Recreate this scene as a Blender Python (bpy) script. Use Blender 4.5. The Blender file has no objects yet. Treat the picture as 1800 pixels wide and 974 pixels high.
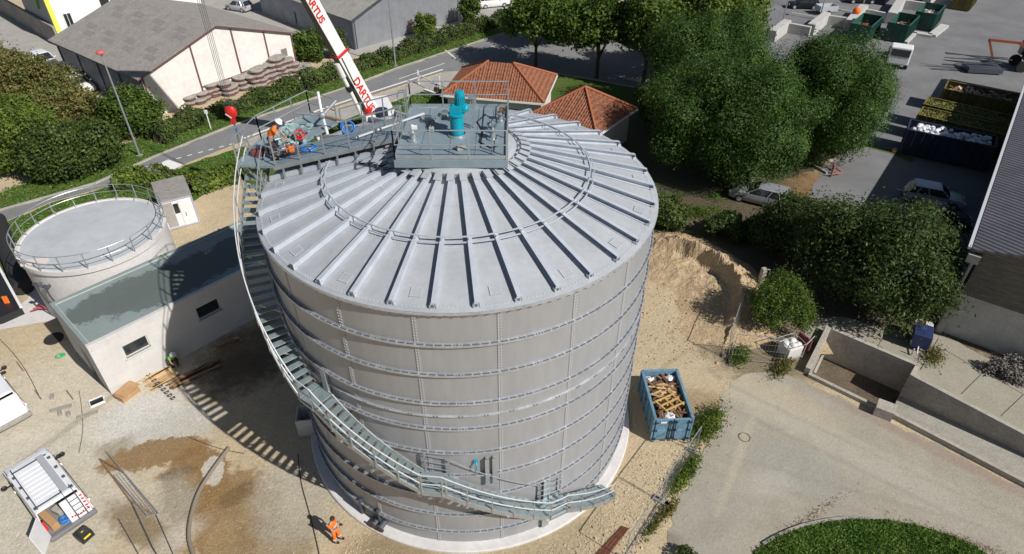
import bpy, bmesh, math, random
import numpy as np
from mathutils import Vector, Matrix, geometry
R_ = math.radians
PI = math.pi
random.seed(7)
rng = np.random.default_rng(11)
S = bpy.context.scene
COL = S.collection
# ------------------------------------------------------------ camera, sky, sun, exposure
CF, CP, CR = 1145.83387, 0.65393, -0.00208
CAM = (2.08398, -22.95753, 26.1315)
cd = bpy.data.cameras.new('camera'); cam = bpy.data.objects.new('camera', cd); COL.objects.link(cam)
cd.sensor_width = 36; cd.lens = CF/1800*36; cd.clip_start = .2; cd.clip_end = 3000
cam.matrix_world = Matrix.Translation(CAM) @ Matrix.Rotation(PI/2-CP, 4, 'X') @ Matrix.Rotation(-CR, 4, 'Z')
S.camera = cam
SUN_AZ, SUN_EL = R_(-36.5), R_(41.5)
w = bpy.data.worlds.new('World'); S.world = w; w.use_nodes = True
nt = w.node_tree; bg = nt.nodes['Background']; sky = nt.nodes.new('ShaderNodeTexSky')
sky.sky_type = 'NISHITA'; sky.sun_disc = False; sky.sun_elevation = SUN_EL; sky.sun_rotation = PI/2-SUN_AZ
nt.links.new(sky.outputs[0], bg.inputs[0]); bg.inputs[1].default_value = .05
sl = bpy.data.lights.new('sun', 'SUN'); sl.energy = 4.9; sl.angle = R_(.5); sl.color = (1, .965, .91)
so = bpy.data.objects.new('sun', sl); COL.objects.link(so)
sv = Vector((math.cos(SUN_EL)*math.cos(SUN_AZ), math.cos(SUN_EL)*math.sin(SUN_AZ), math.sin(SUN_EL)))
so.rotation_euler = sv.to_track_quat('Z', 'Y').to_euler()
S.view_settings.view_transform = 'Standard'; S.view_settings.look = 'None'
S.view_settings.exposure = .1; S.view_settings.gamma = 1; S.view_settings.use_curve_mapping = False

def G(px, py, z=0.):
    """photo position -> the place it shows at height z (survey of the photograph)"""
    A, B = px-900, py-487
    c, s = math.cos(CR), math.sin(CR)
    a, b = c*A+s*B, -s*A+c*B
    u, x = -b/CF, a/CF
    dy, dz = math.cos(CP)+u*math.sin(CP), -math.sin(CP)+u*math.cos(CP)
    t = (z-CAM[2])/dz
    return Vector((CAM[0]+x*t, CAM[1]+dy*t, z))
def GP(pts, z=0.): return [G(x, y, z) for x, y in pts]

# ------------------------------------------------------------ materials
def nodes_of(m):
    m.use_nodes = True
    return m.node_tree, m.node_tree.nodes['Principled BSDF']
def mat(name, col, rough=.6, metal=0., col2=None, scale=2., amount=1., fine=None, bump=0., bscale=30., spec=.5, island=0., contrast=(.35, .65), stretch=None):
    m = bpy.data.materials.new(name); nt, p = nodes_of(m); N = nt.nodes; L = nt.links
    p.inputs['Roughness'].default_value = rough; p.inputs['Metallic'].default_value = metal
    p.inputs['Specular IOR Level'].default_value = spec
    p.inputs['Base Color'].default_value = (*col, 1)
    tc = N.new('ShaderNodeTexCoord'); out = None
    src = tc.outputs['Object']
    if stretch:
        mp = N.new('ShaderNodeMapping'); L.new(src, mp.inputs[0]); mp.inputs['Scale'].default_value = stretch; src = mp.outputs[0]
    if col2 is not None:
        nz = N.new('ShaderNodeTexNoise'); nz.inputs['Scale'].default_value = scale; nz.inputs['Detail'].default_value = 7
        nz.inputs['Roughness'].default_value = .65; L.new(src, nz.inputs['Vector'])
        mr = N.new('ShaderNodeMapRange'); L.new(nz.outputs[0], mr.inputs[0])
        mr.inputs[1].default_value, mr.inputs[2].default_value = contrast; mr.inputs[4].default_value = amount
        mx = N.new('ShaderNodeMix'); mx.data_type = 'RGBA'; mx.inputs[6].default_value = (*col, 1); mx.inputs[7].default_value = (*col2, 1)
        L.new(mr.outputs[0], mx.inputs[0]); out = mx.outputs[2]
    if fine:
        nz = N.new('ShaderNodeTexNoise'); nz.inputs['Scale'].default_value = fine[0]; nz.inputs['Detail'].default_value = 4
        L.new(src, nz.inputs['Vector'])
        mr = N.new('ShaderNodeMapRange'); L.new(nz.outputs[0], mr.inputs[0]); mr.inputs[1].default_value = .3; mr.inputs[2].default_value = .7
        mr.inputs[3].default_value = 1-fine[1]; mr.inputs[4].default_value = 1+fine[1]
        vm = N.new('ShaderNodeVectorMath'); vm.operation = 'SCALE'
        if out: L.new(out, vm.inputs[0])
        else: vm.inputs[0].default_value = col
        L.new(mr.outputs[0], vm.inputs['Scale']); out = vm.outputs[0]
    if island:
        ge = N.new('ShaderNodeNewGeometry'); mr = N.new('ShaderNodeMapRange'); L.new(ge.outputs['Random Per Island'], mr.inputs[0])
        mr.inputs[3].default_value = 1-island; mr.inputs[4].default_value = 1+island
        vm = N.new('ShaderNodeVectorMath'); vm.operation = 'SCALE'
        if out: L.new(out, vm.inputs[0])
        else: vm.inputs[0].default_value = col
        L.new(mr.outputs[0], vm.inputs['Scale']); out = vm.outputs[0]
    if out: L.new(out, p.inputs['Base Color'])
    if bump:
        nz = N.new('ShaderNodeTexNoise'); nz.inputs['Scale'].default_value = bscale; nz.inputs['Detail'].default_value = 4
        L.new(src, nz.inputs['Vector']); bn = N.new('ShaderNodeBump'); bn.inputs['Strength'].default_value = bump
        bn.inputs['Distance'].default_value = .05
        L.new(nz.outputs[0], bn.inputs['Height']); L.new(bn.outputs[0], p.inputs['Normal'])
    return m
def corrugated(name, col, col2, per_m, axis_angle=0, bump=.6, rough=.5, metal=0., scale=1.5, z=False):
    """sheet metal or tiles: ripple along an axis through a bump"""
    m = mat(name, col, rough, metal, col2, scale=scale, fine=(9, .12)); nt = m.node_tree; N = nt.nodes; L = nt.links; p = N['Principled BSDF']
    tc = N.new('ShaderNodeTexCoord'); mp = N.new('ShaderNodeMapping'); L.new(tc.outputs['Object'], mp.inputs[0]); mp.inputs['Rotation'].default_value[2] = axis_angle
    wv = N.new('ShaderNodeTexWave'); wv.bands_direction = 'Z' if z else 'X'; wv.inputs['Scale'].default_value = per_m*2*PI/20; wv.inputs['Distortion'].default_value = 0
    L.new(mp.outputs[0], wv.inputs[0]); bn = N.new('ShaderNodeBump'); bn.inputs['Strength'].default_value = bump; bn.inputs['Distance'].default_value = .06
    L.new(wv.outputs['Fac'], bn.inputs['Height']); L.new(bn.outputs[0], p.inputs['Normal'])
    return m
def leafmat(name, col, col2, trans=.35, scale=.5):
    m = mat(name, col, .55, 0, col2, scale=scale, island=.38, spec=.25, contrast=(.38, .62)); nt = m.node_tree; N = nt.nodes; L = nt.links; p = N['Principled BSDF']
    tr = N.new('ShaderNodeBsdfTranslucent'); ms = N.new('ShaderNodeMixShader'); ms.inputs[0].default_value = trans
    src = p.inputs['Base Color'].links[0].from_socket; L.new(src, tr.inputs[0])
    L.new(p.outputs[0], ms.inputs[1]); L.new(tr.outputs[0], ms.inputs[2]); L.new(ms.outputs[0], N['Material Output'].inputs[0])
    return m
def ground_mat(name, base, base2, blobs, bumpy=.5, fine=.3, pebble=0.):
    """loose ground: two tones, grain, and stains with their own places (x, y, rx, ry, angle, colour, strength)"""
    m = mat(name, base, .95, 0, base2, scale=.35, spec=.15, contrast=(.35, .7)); nt = m.node_tree; N = nt.nodes; L = nt.links; p = N['Principled BSDF']
    cur = p.inputs['Base Color'].links[0].from_socket
    tc = N.new('ShaderNodeTexCoord'); P = tc.outputs['Object']
    nz = N.new('ShaderNodeTexNoise'); nz.inputs['Scale'].default_value = 1.1; nz.inputs['Detail'].default_value = 10; nz.inputs['Roughness'].default_value = .78; L.new(P, nz.inputs[0])
    sub = N.new('ShaderNodeVectorMath'); sub.operation = 'SUBTRACT'; L.new(nz.outputs['Color'], sub.inputs[0]); sub.inputs[1].default_value = (.5, .5, .5)
    for (x, y, rx, ry, an, c, st, soft) in blobs:
        sc = N.new('ShaderNodeVectorMath'); sc.operation = 'SCALE'; L.new(sub.outputs[0], sc.inputs[0]); sc.inputs['Scale'].default_value = min(rx, ry)*2.2
        ad = N.new('ShaderNodeVectorMath'); L.new(P, ad.inputs[0]); L.new(sc.outputs[0], ad.inputs[1])
        mp = N.new('ShaderNodeMapping'); mp.vector_type = 'TEXTURE'; L.new(ad.outputs[0], mp.inputs[0])
        mp.inputs['Location'].default_value = (x, y, 0); mp.inputs['Rotation'].default_value = (0, 0, R_(an)); mp.inputs['Scale'].default_value = (rx, ry, 1000)
        ln = N.new('ShaderNodeVectorMath'); ln.operation = 'LENGTH'; L.new(mp.outputs[0], ln.inputs[0])
        mr = N.new('ShaderNodeMapRange'); mr.interpolation_type = 'SMOOTHSTEP'; L.new(ln.outputs['Value'], mr.inputs[0])
        mr.inputs[1].default_value = 1-soft; mr.inputs[2].default_value = 1+soft; mr.inputs[3].default_value = st; mr.inputs[4].default_value = 0
        mx = N.new('ShaderNodeMix'); mx.data_type = 'RGBA'; L.new(mr.outputs[0], mx.inputs[0]); L.new(cur, mx.inputs[6]); mx.inputs[7].default_value = (*c, 1); cur = mx.outputs[2]
    for sc_, am in ((7., fine), (40., fine*.9), (1.7, fine*.5)):
        nz2 = N.new('ShaderNodeTexNoise'); nz2.inputs['Scale'].default_value = sc_; nz2.inputs['Detail'].default_value = 5; nz2.inputs['Roughness'].default_value = .7; L.new(P, nz2.inputs[0])
        mr = N.new('ShaderNodeMapRange'); L.new(nz2.outputs[0], mr.inputs[0]); mr.inputs[1].default_value = .3; mr.inputs[2].default_value = .7; mr.inputs[3].default_value = 1-am; mr.inputs[4].default_value = 1+am
        vm = N.new('ShaderNodeVectorMath'); vm.operation = 'SCALE'; L.new(cur, vm.inputs[0]); L.new(mr.outputs[0], vm.inputs['Scale']); cur = vm.outputs[0]
    L.new(cur, p.inputs['Base Color'])
    nz3 = N.new('ShaderNodeTexNoise'); nz3.inputs['Scale'].default_value = 9; nz3.inputs['Detail'].default_value = 8; nz3.inputs['Roughness'].default_value = .75; L.new(P, nz3.inputs[0])
    bn = N.new('ShaderNodeBump'); bn.inputs['Strength'].default_value = bumpy; bn.inputs['Distance'].default_value = .1; L.new(nz3.outputs[0], bn.inputs['Height']); L.new(bn.outputs[0], p.inputs['Normal'])
    return m

M = {}
M['wall'] = mat('tank_sheet', (.335, .341, .356), .5, .2, (.295, .30, .315), scale=.7, fine=(4, .05), stretch=(1, 1, .2), contrast=(.3, .8))
M['roof'] = mat('tank_roof_sheet', (.41, .43, .455), .6, .1, (.35, .37, .395), scale=.6, fine=(5, .05))
M['rib'] = mat('rib_steel', (.52, .56, .61), .5, .2, (.44, .48, .54), scale=2)
M['galv'] = mat('galvanised_steel', (.46, .50, .52), .38, .6, (.36, .40, .43), scale=3, fine=(12, .1))
M['band'] = mat('band_steel', (.47, .485, .52), .45, .4, (.36, .375, .40), scale=1.5, fine=(8, .12))
M['bolt'] = mat('bolt_dark', (.17, .175, .19), .5, .5)
M['boltl'] = mat('bolt_pale', (.62, .63, .66), .5, .3)
M['deck'] = mat('deck_plate', (.25, .315, .355), .5, .2, (.20, .26, .30), scale=2, fine=(20, .12))
M['tread'] = mat('tread_grating', (.31, .385, .395), .45, .45, (.24, .30, .32), scale=4, fine=(40, .25))
M['dkgalv'] = mat('dark_steel', (.10, .115, .14), .5, .5)
M['cyan'] = mat('cyan_paint', (.0, .31, .42), .4, 0, (.0, .26, .36), scale=4)
M['conc'] = mat('concrete', (.50, .49, .47), .9, 0, (.40, .39, .37), scale=.9, fine=(6, .1), bump=.2)
M['concd'] = mat('old_concrete', (.34, .32, .29), .95, 0, (.22, .20, .18), scale=.8, fine=(9, .15), bump=.3)
M['concl'] = mat('pale_render', (.60, .585, .57), .9, 0, (.52, .50, .49), scale=.7, fine=(5, .06))
M['white'] = mat('white_paint', (.78, .78, .78), .35, 0, (.70, .70, .70), scale=2)
M['whitev'] = mat('white_van_paint', (.74, .75, .78), .25, 0, (.68, .69, .72), scale=1)
M['red'] = mat('red_paint', (.55, .02, .02), .4)
M['orange'] = mat('hivis_orange', (.85, .19, .015), .8, 0, (.7, .13, .01), scale=8)
M['yellow'] = mat('yellow_paint', (.62, .55, .02), .5)
M['black'] = mat('black_plastic', (.018, .018, .02), .45)
M['rubber'] = mat('rubber', (.02, .02, .021), .85)
M['glass'] = mat('dark_glass', (.02, .025, .03), .06, 0, spec=.9)
M['blue'] = mat('blue_plastic', (.03, .19, .55), .45)
M['skipblue'] = mat('blue_skip_paint', (.13, .26, .36), .6, 0, (.10, .17, .23), scale=3, fine=(9, .2), contrast=(.45, .7))
M['green'] = mat('green_skip_paint', (.015, .11, .085), .5, 0, (.03, .07, .05), scale=2, fine=(7, .2))
M['olive'] = mat('yellow_skip_paint', (.19, .155, .03), .6, 0, (.10, .075, .02), scale=2, fine=(7, .25))
M['navy'] = mat('navy_skip_paint', (.02, .03, .06), .6)
M['rust'] = mat('rusty_steel', (.20, .065, .03), .85, 0, (.10, .035, .02), scale=5)
M['wood'] = mat('fresh_timber', (.58, .40, .20), .8, 0, (.45, .28, .12), scale=5, island=.25)
M['woodd'] = mat('old_timber', (.26, .15, .08), .85, 0, (.14, .08, .045), scale=4, island=.4)
M['ply'] = mat('plywood', (.46, .28, .14), .8, 0, (.38, .22, .11), scale=3)
M['skin'] = mat('skin', (.42, .24, .17), .6)
M['hair'] = mat('dark_hair', (.03, .02, .015), .8)
M['navycloth'] = mat('dark_work_trousers', (.045, .035, .045), .9)
M['lime'] = mat('lime_shirt', (.22, .62, .08), .85)
M['maroon'] = mat('maroon_jacket', (.13, .035, .04), .9)
M['silver'] = mat('silver_car_paint', (.50, .52, .56), .3, .35)
M['greycar'] = mat('grey_car_paint', (.36, .37, .41), .3, .35)
M['darkcar'] = mat('dark_car_paint', (.03, .032, .04), .2, .4)
M['asph'] = mat('road_asphalt', (.22, .22, .222), .92, 0, (.18, .18, .185), scale=.4, fine=(30, .12), bump=.15, spec=.2)
M['asphy'] = mat('yard_asphalt', (.20, .20, .205), .93, 0, (.15, .15, .155), scale=.25, fine=(20, .12), bump=.15, spec=.2)
M['pave'] = mat('pale_pavement', (.38, .36, .33), .95, 0, (.31, .295, .27), scale=.8, fine=(9, .12))
M['line'] = mat('road_paint', (.72, .72, .70), .8, 0, (.5, .5, .49), scale=6, contrast=(.5, .75))
M['litter'] = mat('dry_leaf_litter', (.20, .13, .07), .9, island=.5)
M['soil'] = mat('painted_shade_soil', (.085, .07, .04), .95, 0, (.06, .075, .025), scale=.7, fine=(8, .3), bump=.5)  # bare brown soil with the trees' shade darkened into its colour
M['grass'] = mat('grass_soil', (.055, .115, .02), .95, 0, (.10, .12, .035), scale=.6, fine=(12, .35), bump=.6, bscale=25, spec=.1)
M['fib'] = mat('fibre_cement_roof', (.31, .285, .265), .95, 0, (.245, .23, .215), scale=1.2, fine=(5, .16), spec=.1)
M['rwhite'] = mat('gable_render', (.72, .69, .66), .92, 0, (.62, .58, .55), scale=.45, fine=(2, .06), contrast=(.4, .75))
M['redframe'] = mat('red_brown_steel', (.15, .065, .06), .7)
M['bluegrey'] = mat('blue_grey_cladding', (.25, .28, .33), .6, .2, (.17, .19, .23), scale=.6)
M['tile'] = corrugated('clay_roof_tiles', (.30, .115, .058), (.17, .07, .042), 2.6, bump=.8, rough=.9, scale=3)
M['silverclad'] = corrugated('ribbed_grey_cladding', (.30, .315, .34), (.24, .255, .28), 2.2, R_(-46), bump=1., rough=.5, metal=.3, scale=.8)
M['purple'] = corrugated('ribbed_purple_grey_roof', (.16, .155, .175), (.125, .12, .14), 3.2, R_(-53.1), bump=1., rough=.45, metal=.3, scale=.6)
M['brick'] = mat('dark_brick', (.17, .155, .13), .92, 0, (.10, .095, .085), scale=1.5, fine=(7, .3), stretch=(.5, .5, 4))
M['bark'] = mat('bark', (.10, .075, .055), .95, 0, (.05, .04, .03), scale=6)
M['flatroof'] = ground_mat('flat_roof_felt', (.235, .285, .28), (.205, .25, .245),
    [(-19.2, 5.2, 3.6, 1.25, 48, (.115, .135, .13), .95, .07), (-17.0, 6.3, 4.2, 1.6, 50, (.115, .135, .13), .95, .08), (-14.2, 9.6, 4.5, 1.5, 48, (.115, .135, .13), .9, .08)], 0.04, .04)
LF = {}
LF['broad'] = leafmat('broadleaf_foliage', (.125, .19, .03), (.045, .085, .016), scale=.9)
LF['light'] = leafmat('light_green_foliage', (.18, .24, .04), (.07, .12, .022), scale=.9)
LF['pine'] = leafmat('pine_needles', (.08, .15, .026), (.032, .075, .014), trans=.3, scale=.75)
LF['dark'] = leafmat('dark_foliage', (.09, .13, .035), (.032, .06, .016), scale=.9)
LF['olive'] = leafmat('olive_brown_foliage', (.25, .21, .075), (.09, .12, .03), scale=.7)
LF['hedge'] = leafmat('hedge_foliage', (.11, .155, .035), (.04, .07, .018), scale=.8)
LF['grass'] = leafmat('grass_blades', (.19, .29, .06), (.08, .18, .03), scale=1.0)

# ------------------------------------------------------------ builders
def link(o, parent=None):
    COL.objects.link(o)
    if parent: o.parent = parent
    return o
def tag(o, label=None, cat=None, group=None, kind=None):
    if label: o['label'] = label
    if cat: o['category'] = cat
    if group: o['group'] = group
    if kind: o['kind'] = kind
    return o
def empty(name, loc, rz=0., label=None, cat=None, group=None):
    o = bpy.data.objects.new(name, None); o.location = loc; o.rotation_euler = (0, 0, rz); o.empty_display_size = .3
    COL.objects.link(o); o.matrix_world = Matrix.Translation(loc) @ Matrix.Rotation(rz, 4, 'Z')
    return tag(o, label, cat, group)
def xf(o):
    m = Matrix.LocRotScale(o.location, o.rotation_euler, o.scale)
    return (xf(o.parent) @ m) if o.parent else m
class MB:
    def __init__(s): s.v = []; s.f = []; s.mi = []; s.m = 0
    def add(s, vs, fs):
        n = len(s.v); s.v += [tuple(v) for v in vs]; s.f += [tuple(i+n for i in f) for f in fs]; s.mi += [s.m]*len(fs); return s
    def box(s, c, d, rz=0., rot=None, taper=1.):
        m = rot if rot is not None else Matrix.Rotation(rz, 3, 'Z'); c = Vector(c)
        vs = []
        for z in (-1, 1):
            k = taper if z > 0 else 1.
            for x, y in ((-1, -1), (1, -1), (1, 1), (-1, 1)): vs.append(c+m @ Vector((x*d[0]/2*k, y*d[1]/2*k, z*d[2]/2)))
        return s.add(vs, [(0, 3, 2, 1), (4, 5, 6, 7), (0, 1, 5, 4), (1, 2, 6, 5), (2, 3, 7, 6), (3, 0, 4, 7)])
    def beam(s, p, q, w, h=None, up=(0, 0, 1)):
        p, q = Vector(p), Vector(q); h = h or w; u = (q-p); L = u.length
        if L < 1e-6: return s
        u /= L; up = Vector(up)
        if abs(u.dot(up)) > .99: up = Vector((1, 0, 0))
        a = u.cross(up).normalized(); b = a.cross(u).normalized()
        rot = Matrix((u, a, b)).transposed()
        return s.box((p+q)/2, (L, w, h), rot=rot)
    def tube(s, pts, r, n=6, closed=False, cap=True):
        pts = [Vector(p) for p in pts]; k = len(pts); vs = []; fs = []
        for i, p in enumerate(pts):
            if closed: t = pts[(i+1) % k]-pts[i-1]
            else: t = pts[min(i+1, k-1)]-pts[max(i-1, 0)]
            t.normalize(); up = Vector((0, 0, 1)) if abs(t.z) < .95 else Vector((1, 0, 0))
            a = t.cross(up).normalized(); b = a.cross(t); rr = r[i] if isinstance(r, (list, tuple)) else r
            for j in range(n):
                an = 2*PI*j/n; vs.append(p+a*math.cos(an)*rr+b*math.sin(an)*rr)
        for i in range(k if closed else k-1):
            for j in range(n):
                a0 = i*n+j; a1 = i*n+(j+1) % n; b0 = ((i+1) % k)*n+j; b1 = ((i+1) % k)*n+(j+1) % n
                fs.append((a0, a1, b1, b0))
        if cap and not closed: fs.append(tuple(range(n))[::-1]); fs.append(tuple((k-1)*n+j for j in range(n)))
        return s.add(vs, fs)
    def lathe(s, prof, n=32, c=(0, 0, 0), a0=0, a1=2*PI, cap=False):
        full = abs(a1-a0-2*PI) < 1e-6; m = n if full else n+1; vs = []; fs = []; k = len(prof)
        for i in range(m):
            an = a0+(a1-a0)*i/n
            for r, z in prof: vs.append((c[0]+r*math.cos(an), c[1]+r*math.sin(an), c[2]+z))
        for i in range(n):
            j = (i+1) % m
            for q in range(k-1): fs.append((i*k+q, j*k+q, j*k+q+1, i*k+q+1))
        s.add(vs, fs)
        return s
    def prism(s, poly, z0, z1):
        n = len(poly); vs = [(p[0], p[1], z0) for p in poly]+[(p[0], p[1], z1) for p in poly]
        tri = geometry.tessellate_polygon([[Vector((p[0], p[1], 0)) for p in poly]])
        fs = [tuple(i+n for i in t) for t in tri]+[tuple(t[::-1]) for t in tri]
        for i in range(n): j = (i+1) % n; fs.append((i, j, j+n, i+n))
        return s.add(vs, fs)
    def sheet(s, poly, z):
        tri = geometry.tessellate_polygon([[Vector((p[0], p[1], 0)) for p in poly]])
        return s.add([(p[0], p[1], z) for p in poly], list(tri))
    def quad(s, *p): return s.add(p, [tuple(range(len(p)))])
    def cyl(s, p, q, r, n=16): return s.tube([p, q], r, n)
    def ball(s, c, r, n=10, sq=(1, 1, 1)):
        prof = [(max(1e-4, r*math.sin(PI*i/n)), -r*math.cos(PI*i/n)) for i in range(n+1)]
        k = len(s.v); s.lathe(prof, n+2, (0, 0, 0))
        for i in range(k, len(s.v)): v = s.v[i]; s.v[i] = (c[0]+v[0]*sq[0], c[1]+v[1]*sq[1], c[2]+v[2]*sq[2])
        return s
    def build(s, name, mats, parent=None, smooth=False, world=False, bevel=0, recalc=True):
        me = bpy.data.meshes.new(name)
        vs = s.v
        if world and parent:
            im = xf(parent).inverted(); vs = [im @ Vector(v) for v in vs]
        me.from_pydata([tuple(v) for v in vs], [], s.f)
        if not isinstance(mats, (list, tuple)): mats = [mats]
        for m in mats: me.materials.append(m)
        me.polygons.foreach_set('material_index', [min(i, len(mats)-1) for i in s.mi])
        if recalc:
            bm = bmesh.new(); bm.from_mesh(me); bmesh.ops.recalc_face_normals(bm, faces=bm.faces); bm.to_mesh(me); bm.free()
        if smooth:
            me.polygons.foreach_set('use_smooth', [True]*len(me.polygons))
            try: me.set_sharp_from_angle(angle=R_(38))
            except Exception: pass
        o = bpy.data.objects.new(name, me); link(o, parent)
        if bevel:
            b = o.modifiers.new('bevel', 'BEVEL'); b.width = bevel; b.segments = 2; b.limit_method = 'ANGLE'
        return o
def copy_tree(o, parent=None):
    c = o.copy(); COL.objects.link(c); c.parent = parent
    for ch in list(o.children): copy_tree(ch, c)
    return c
def jag(poly, step=.5, amp=.15, skip=()):
    """subdivide a polygon outline and roughen it"""
    out = []; n = len(poly)
    for i in range(n):
        p, q = Vector(poly[i]).to_2d(), Vector(poly[(i+1) % n]).to_2d(); L = (q-p).length
        k = 1 if i in skip else max(1, min(120, int(L/step))); nn = Vector((-(q-p).y, (q-p).x))/max(L, 1e-6)
        for j in range(k):
            a = p+(q-p)*j/k
            out.append(a+nn*(random.gauss(0, amp) if j else 0))
    return out
def smooth_poly(pts, it=2):
    for _ in range(it):
        o = []
        n = len(pts)
        for i in range(n):
            p, q = pts[i], pts[(i+1) % n]; o += [p*.75+q*.25, p*.25+q*.75]
        pts = o
    return pts
# ---- foliage
def leaves(name, C, Nn, size, m, parent=None, aspect=.6):
    n = len(C); C = np.asarray(C, float); Nn = np.asarray(Nn, float); Nn /= np.linalg.norm(Nn, axis=1, keepdims=True)+1e-9
    t = rng.normal(size=(n, 3)); a = np.cross(Nn, t); a /= np.linalg.norm(a, axis=1, keepdims=True)+1e-9; b = np.cross(Nn, a)
    sz = (size*rng.uniform(.6, 1.35, n))[:, None]
    V = np.stack([C-a*sz, C-b*sz*aspect, C+a*sz, C+b*sz*aspect], 1).reshape(-1, 3)
    if parent is not None:
        im = np.array(xf(parent).inverted()); V = V @ im[:3, :3].T+im[:3, 3]
    me = bpy.data.meshes.new(name); me.vertices.add(4*n); me.vertices.foreach_set('co', V.ravel().astype(np.float32))
    me.loops.add(4*n); me.loops.foreach_set('vertex_index', np.arange(4*n, dtype=np.int32))
    me.polygons.add(n); me.polygons.foreach_set('loop_start', np.arange(0, 4*n, 4, dtype=np.int32))
    me.update(calc_edges=True); me.materials.append(m)
    return link(bpy.data.objects.new(name, me), parent)
def crown_pts(c, rad, nc, nl, cr, flat=0., inner=.25, low=-.5, feather=.22, jit=.75):
    c = np.array(c, float); rad = np.array(rad, float); P = []; Q = []
    d = rng.normal(size=(nc*3, 3)); d /= np.linalg.norm(d, axis=1, keepdims=True); d = d[d[:, 2] > low][:nc]
    ph = rng.uniform(0, 6.3, 4)
    for i, di in enumerate(d):
        wob = 1+.16*math.sin(3*math.atan2(di[1], di[0])+ph[0])+.12*math.sin(5*math.atan2(di[1], di[0])+ph[1]+di[2]*4)
        k = rng.uniform(.62, .95) if rng.random() > inner else rng.uniform(.2, .6)
        cc = c+di*rad*k*wob; r = cr*rng.uniform(.6, 1.35)
        n = int(nl*(r/cr)**2)
        e = rng.normal(size=(n, 3)); e /= np.linalg.norm(e, axis=1, keepdims=True)
        rr = r*(rng.uniform(.45, 1.05, n)+np.abs(rng.normal(size=n))*feather)[:, None]*(1+.25*np.sin(e[:, :1]*7+i)*np.cos(e[:, 1:2]*6))
        P.append(cc+e*rr*np.array([1, 1, 1-flat])); Q.append(e+rng.normal(size=(n, 3))*jit+np.array([0, 0, .3]))
    return np.concatenate(P), np.concatenate(Q)
def tree(name, base, h, rad, cz, label, cat, lf, nc=40, nl=500, cr=1.1, size=.14, group=None, flat=0., low=-.5, trunk_r=.2, inner=.25, limbs=7, aspect=.6, feather=.22, jit=.75):
    base = Vector(base); t = empty(name, base, 0, label, cat, group)
    b = MB(); top = base+Vector((0, 0, cz)); lean = Vector((random.uniform(-.3, .3), random.uniform(-.3, .3), 0))
    b.tube([base, base+lean*.5+Vector((0, 0, cz*.5)), top+lean], [trunk_r*1.25, trunk_r, trunk_r*.5], 8)
    for i in range(limbs):
        a = 2*PI*i/limbs+random.random(); z0 = cz*random.uniform(.35, .8)
        e = Vector((math.cos(a)*rad[0]*.65, math.sin(a)*rad[1]*.65, cz+rad[2]*random.uniform(-.1, .5)))
        s0 = base+lean*.6+Vector((0, 0, z0)); b.tube([s0, s0.lerp(base+e, .5)+Vector((0, 0, .3)), base+e], [trunk_r*.5, trunk_r*.3, trunk_r*.1], 5)
    b.build('trunk', M['bark'], t, smooth=True, world=True)
    P, Q = crown_pts((base.x, base.y, base.z+cz+rad[2]*.15), rad, nc, nl, cr, flat, inner, low, feather, jit)
    k = P[:, 2] > base.z+.05; leaves('crown', P[k], Q[k], size, lf, t, aspect)
    return t
def hedge(name, path, wd, h, label, cat, lf, dens=160, size=.13, group=None, lump=.35):
    path = [Vector((p[0], p[1], 0)) for p in path]; t = empty(name, path[0], 0, label, cat, group)
    P = []; Q = []; st = MB()
    for i in range(len(path)-1):
        p, q = path[i], path[i+1]; L = (q-p).length; n = int(L*dens*(wd+2*h)/2); u = (q-p)/L; nn = np.array([-u.y, u.x, 0])
        s = rng.random(n)*L; ang = rng.uniform(-.05, PI+.05, n); hh = h*(1+lump*np.sin(s*1.9+i)*.5+lump*np.sin(s*.77+2*i)*.5+rng.normal(size=n)*.05)
        ww = wd/2*(1+.2*np.sin(s*1.3+1)); k = rng.uniform(.75, 1.05, n)
        x = np.sign(np.cos(ang))*np.abs(np.cos(ang))**.6*ww*k; z = np.abs(np.sin(ang))**.6*hh*k
        base = np.array(p)[None]+np.array(u)[None]*s[:, None]
        P.append(base+nn[None]*x[:, None]+np.c_[np.zeros(n), np.zeros(n), z]); Q.append(nn[None]*np.cos(ang)[:, None]+np.c_[np.zeros(n), np.zeros(n), np.sin(ang)]+rng.normal(size=(n, 3))*.6)
        for j in range(max(2, int(L/1.2))):
            c = p+u*(j+.5)*L/max(2, int(L/1.2)); st.tube([c, c+Vector((random.uniform(-.1, .1), random.uniform(-.1, .1), h*.8))], .03, 5)
            st.box(c+Vector((0, 0, h*.42)), (1.1, wd*.45, h*.7), math.atan2(u.y, u.x), taper=.7)
    st.build('stem', M['bark'], t, world=True)
    P = np.concatenate(P); Q = np.concatenate(Q); leaves('foliage', P, Q, size, lf, t)
    return t
def tuft(P0, rx, ry, n, h, rz=0):
    """grass blade points around a spot"""
    a = rng.normal(size=(n, 2))*np.array([rx, ry])*.5; c, s = math.cos(rz), math.sin(rz)
    return np.c_[P0[0]+a[:, 0]*c-a[:, 1]*s, P0[1]+a[:, 0]*s+a[:, 1]*c, rng.uniform(.02, h, n)]
def text(body, size, name, m, parent, matrix, depth=.01, bold=.0):
    cu = bpy.data.curves.new(name, 'FONT'); cu.body = body; cu.size = size; cu.extrude = depth; cu.offset = bold; cu.align_x = 'CENTER'; cu.align_y = 'CENTER'
    o = bpy.data.objects.new(name, cu); COL.objects.link(o); bpy.context.view_layer.update()
    me = bpy.data.meshes.new_from_object(o.evaluated_get(bpy.context.evaluated_depsgraph_get())); bpy.data.objects.remove(o)
    me.materials.clear(); me.materials.append(m); me.transform(xf(parent).inverted() @ matrix)
    return link(bpy.data.objects.new(name, me), parent)
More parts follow.
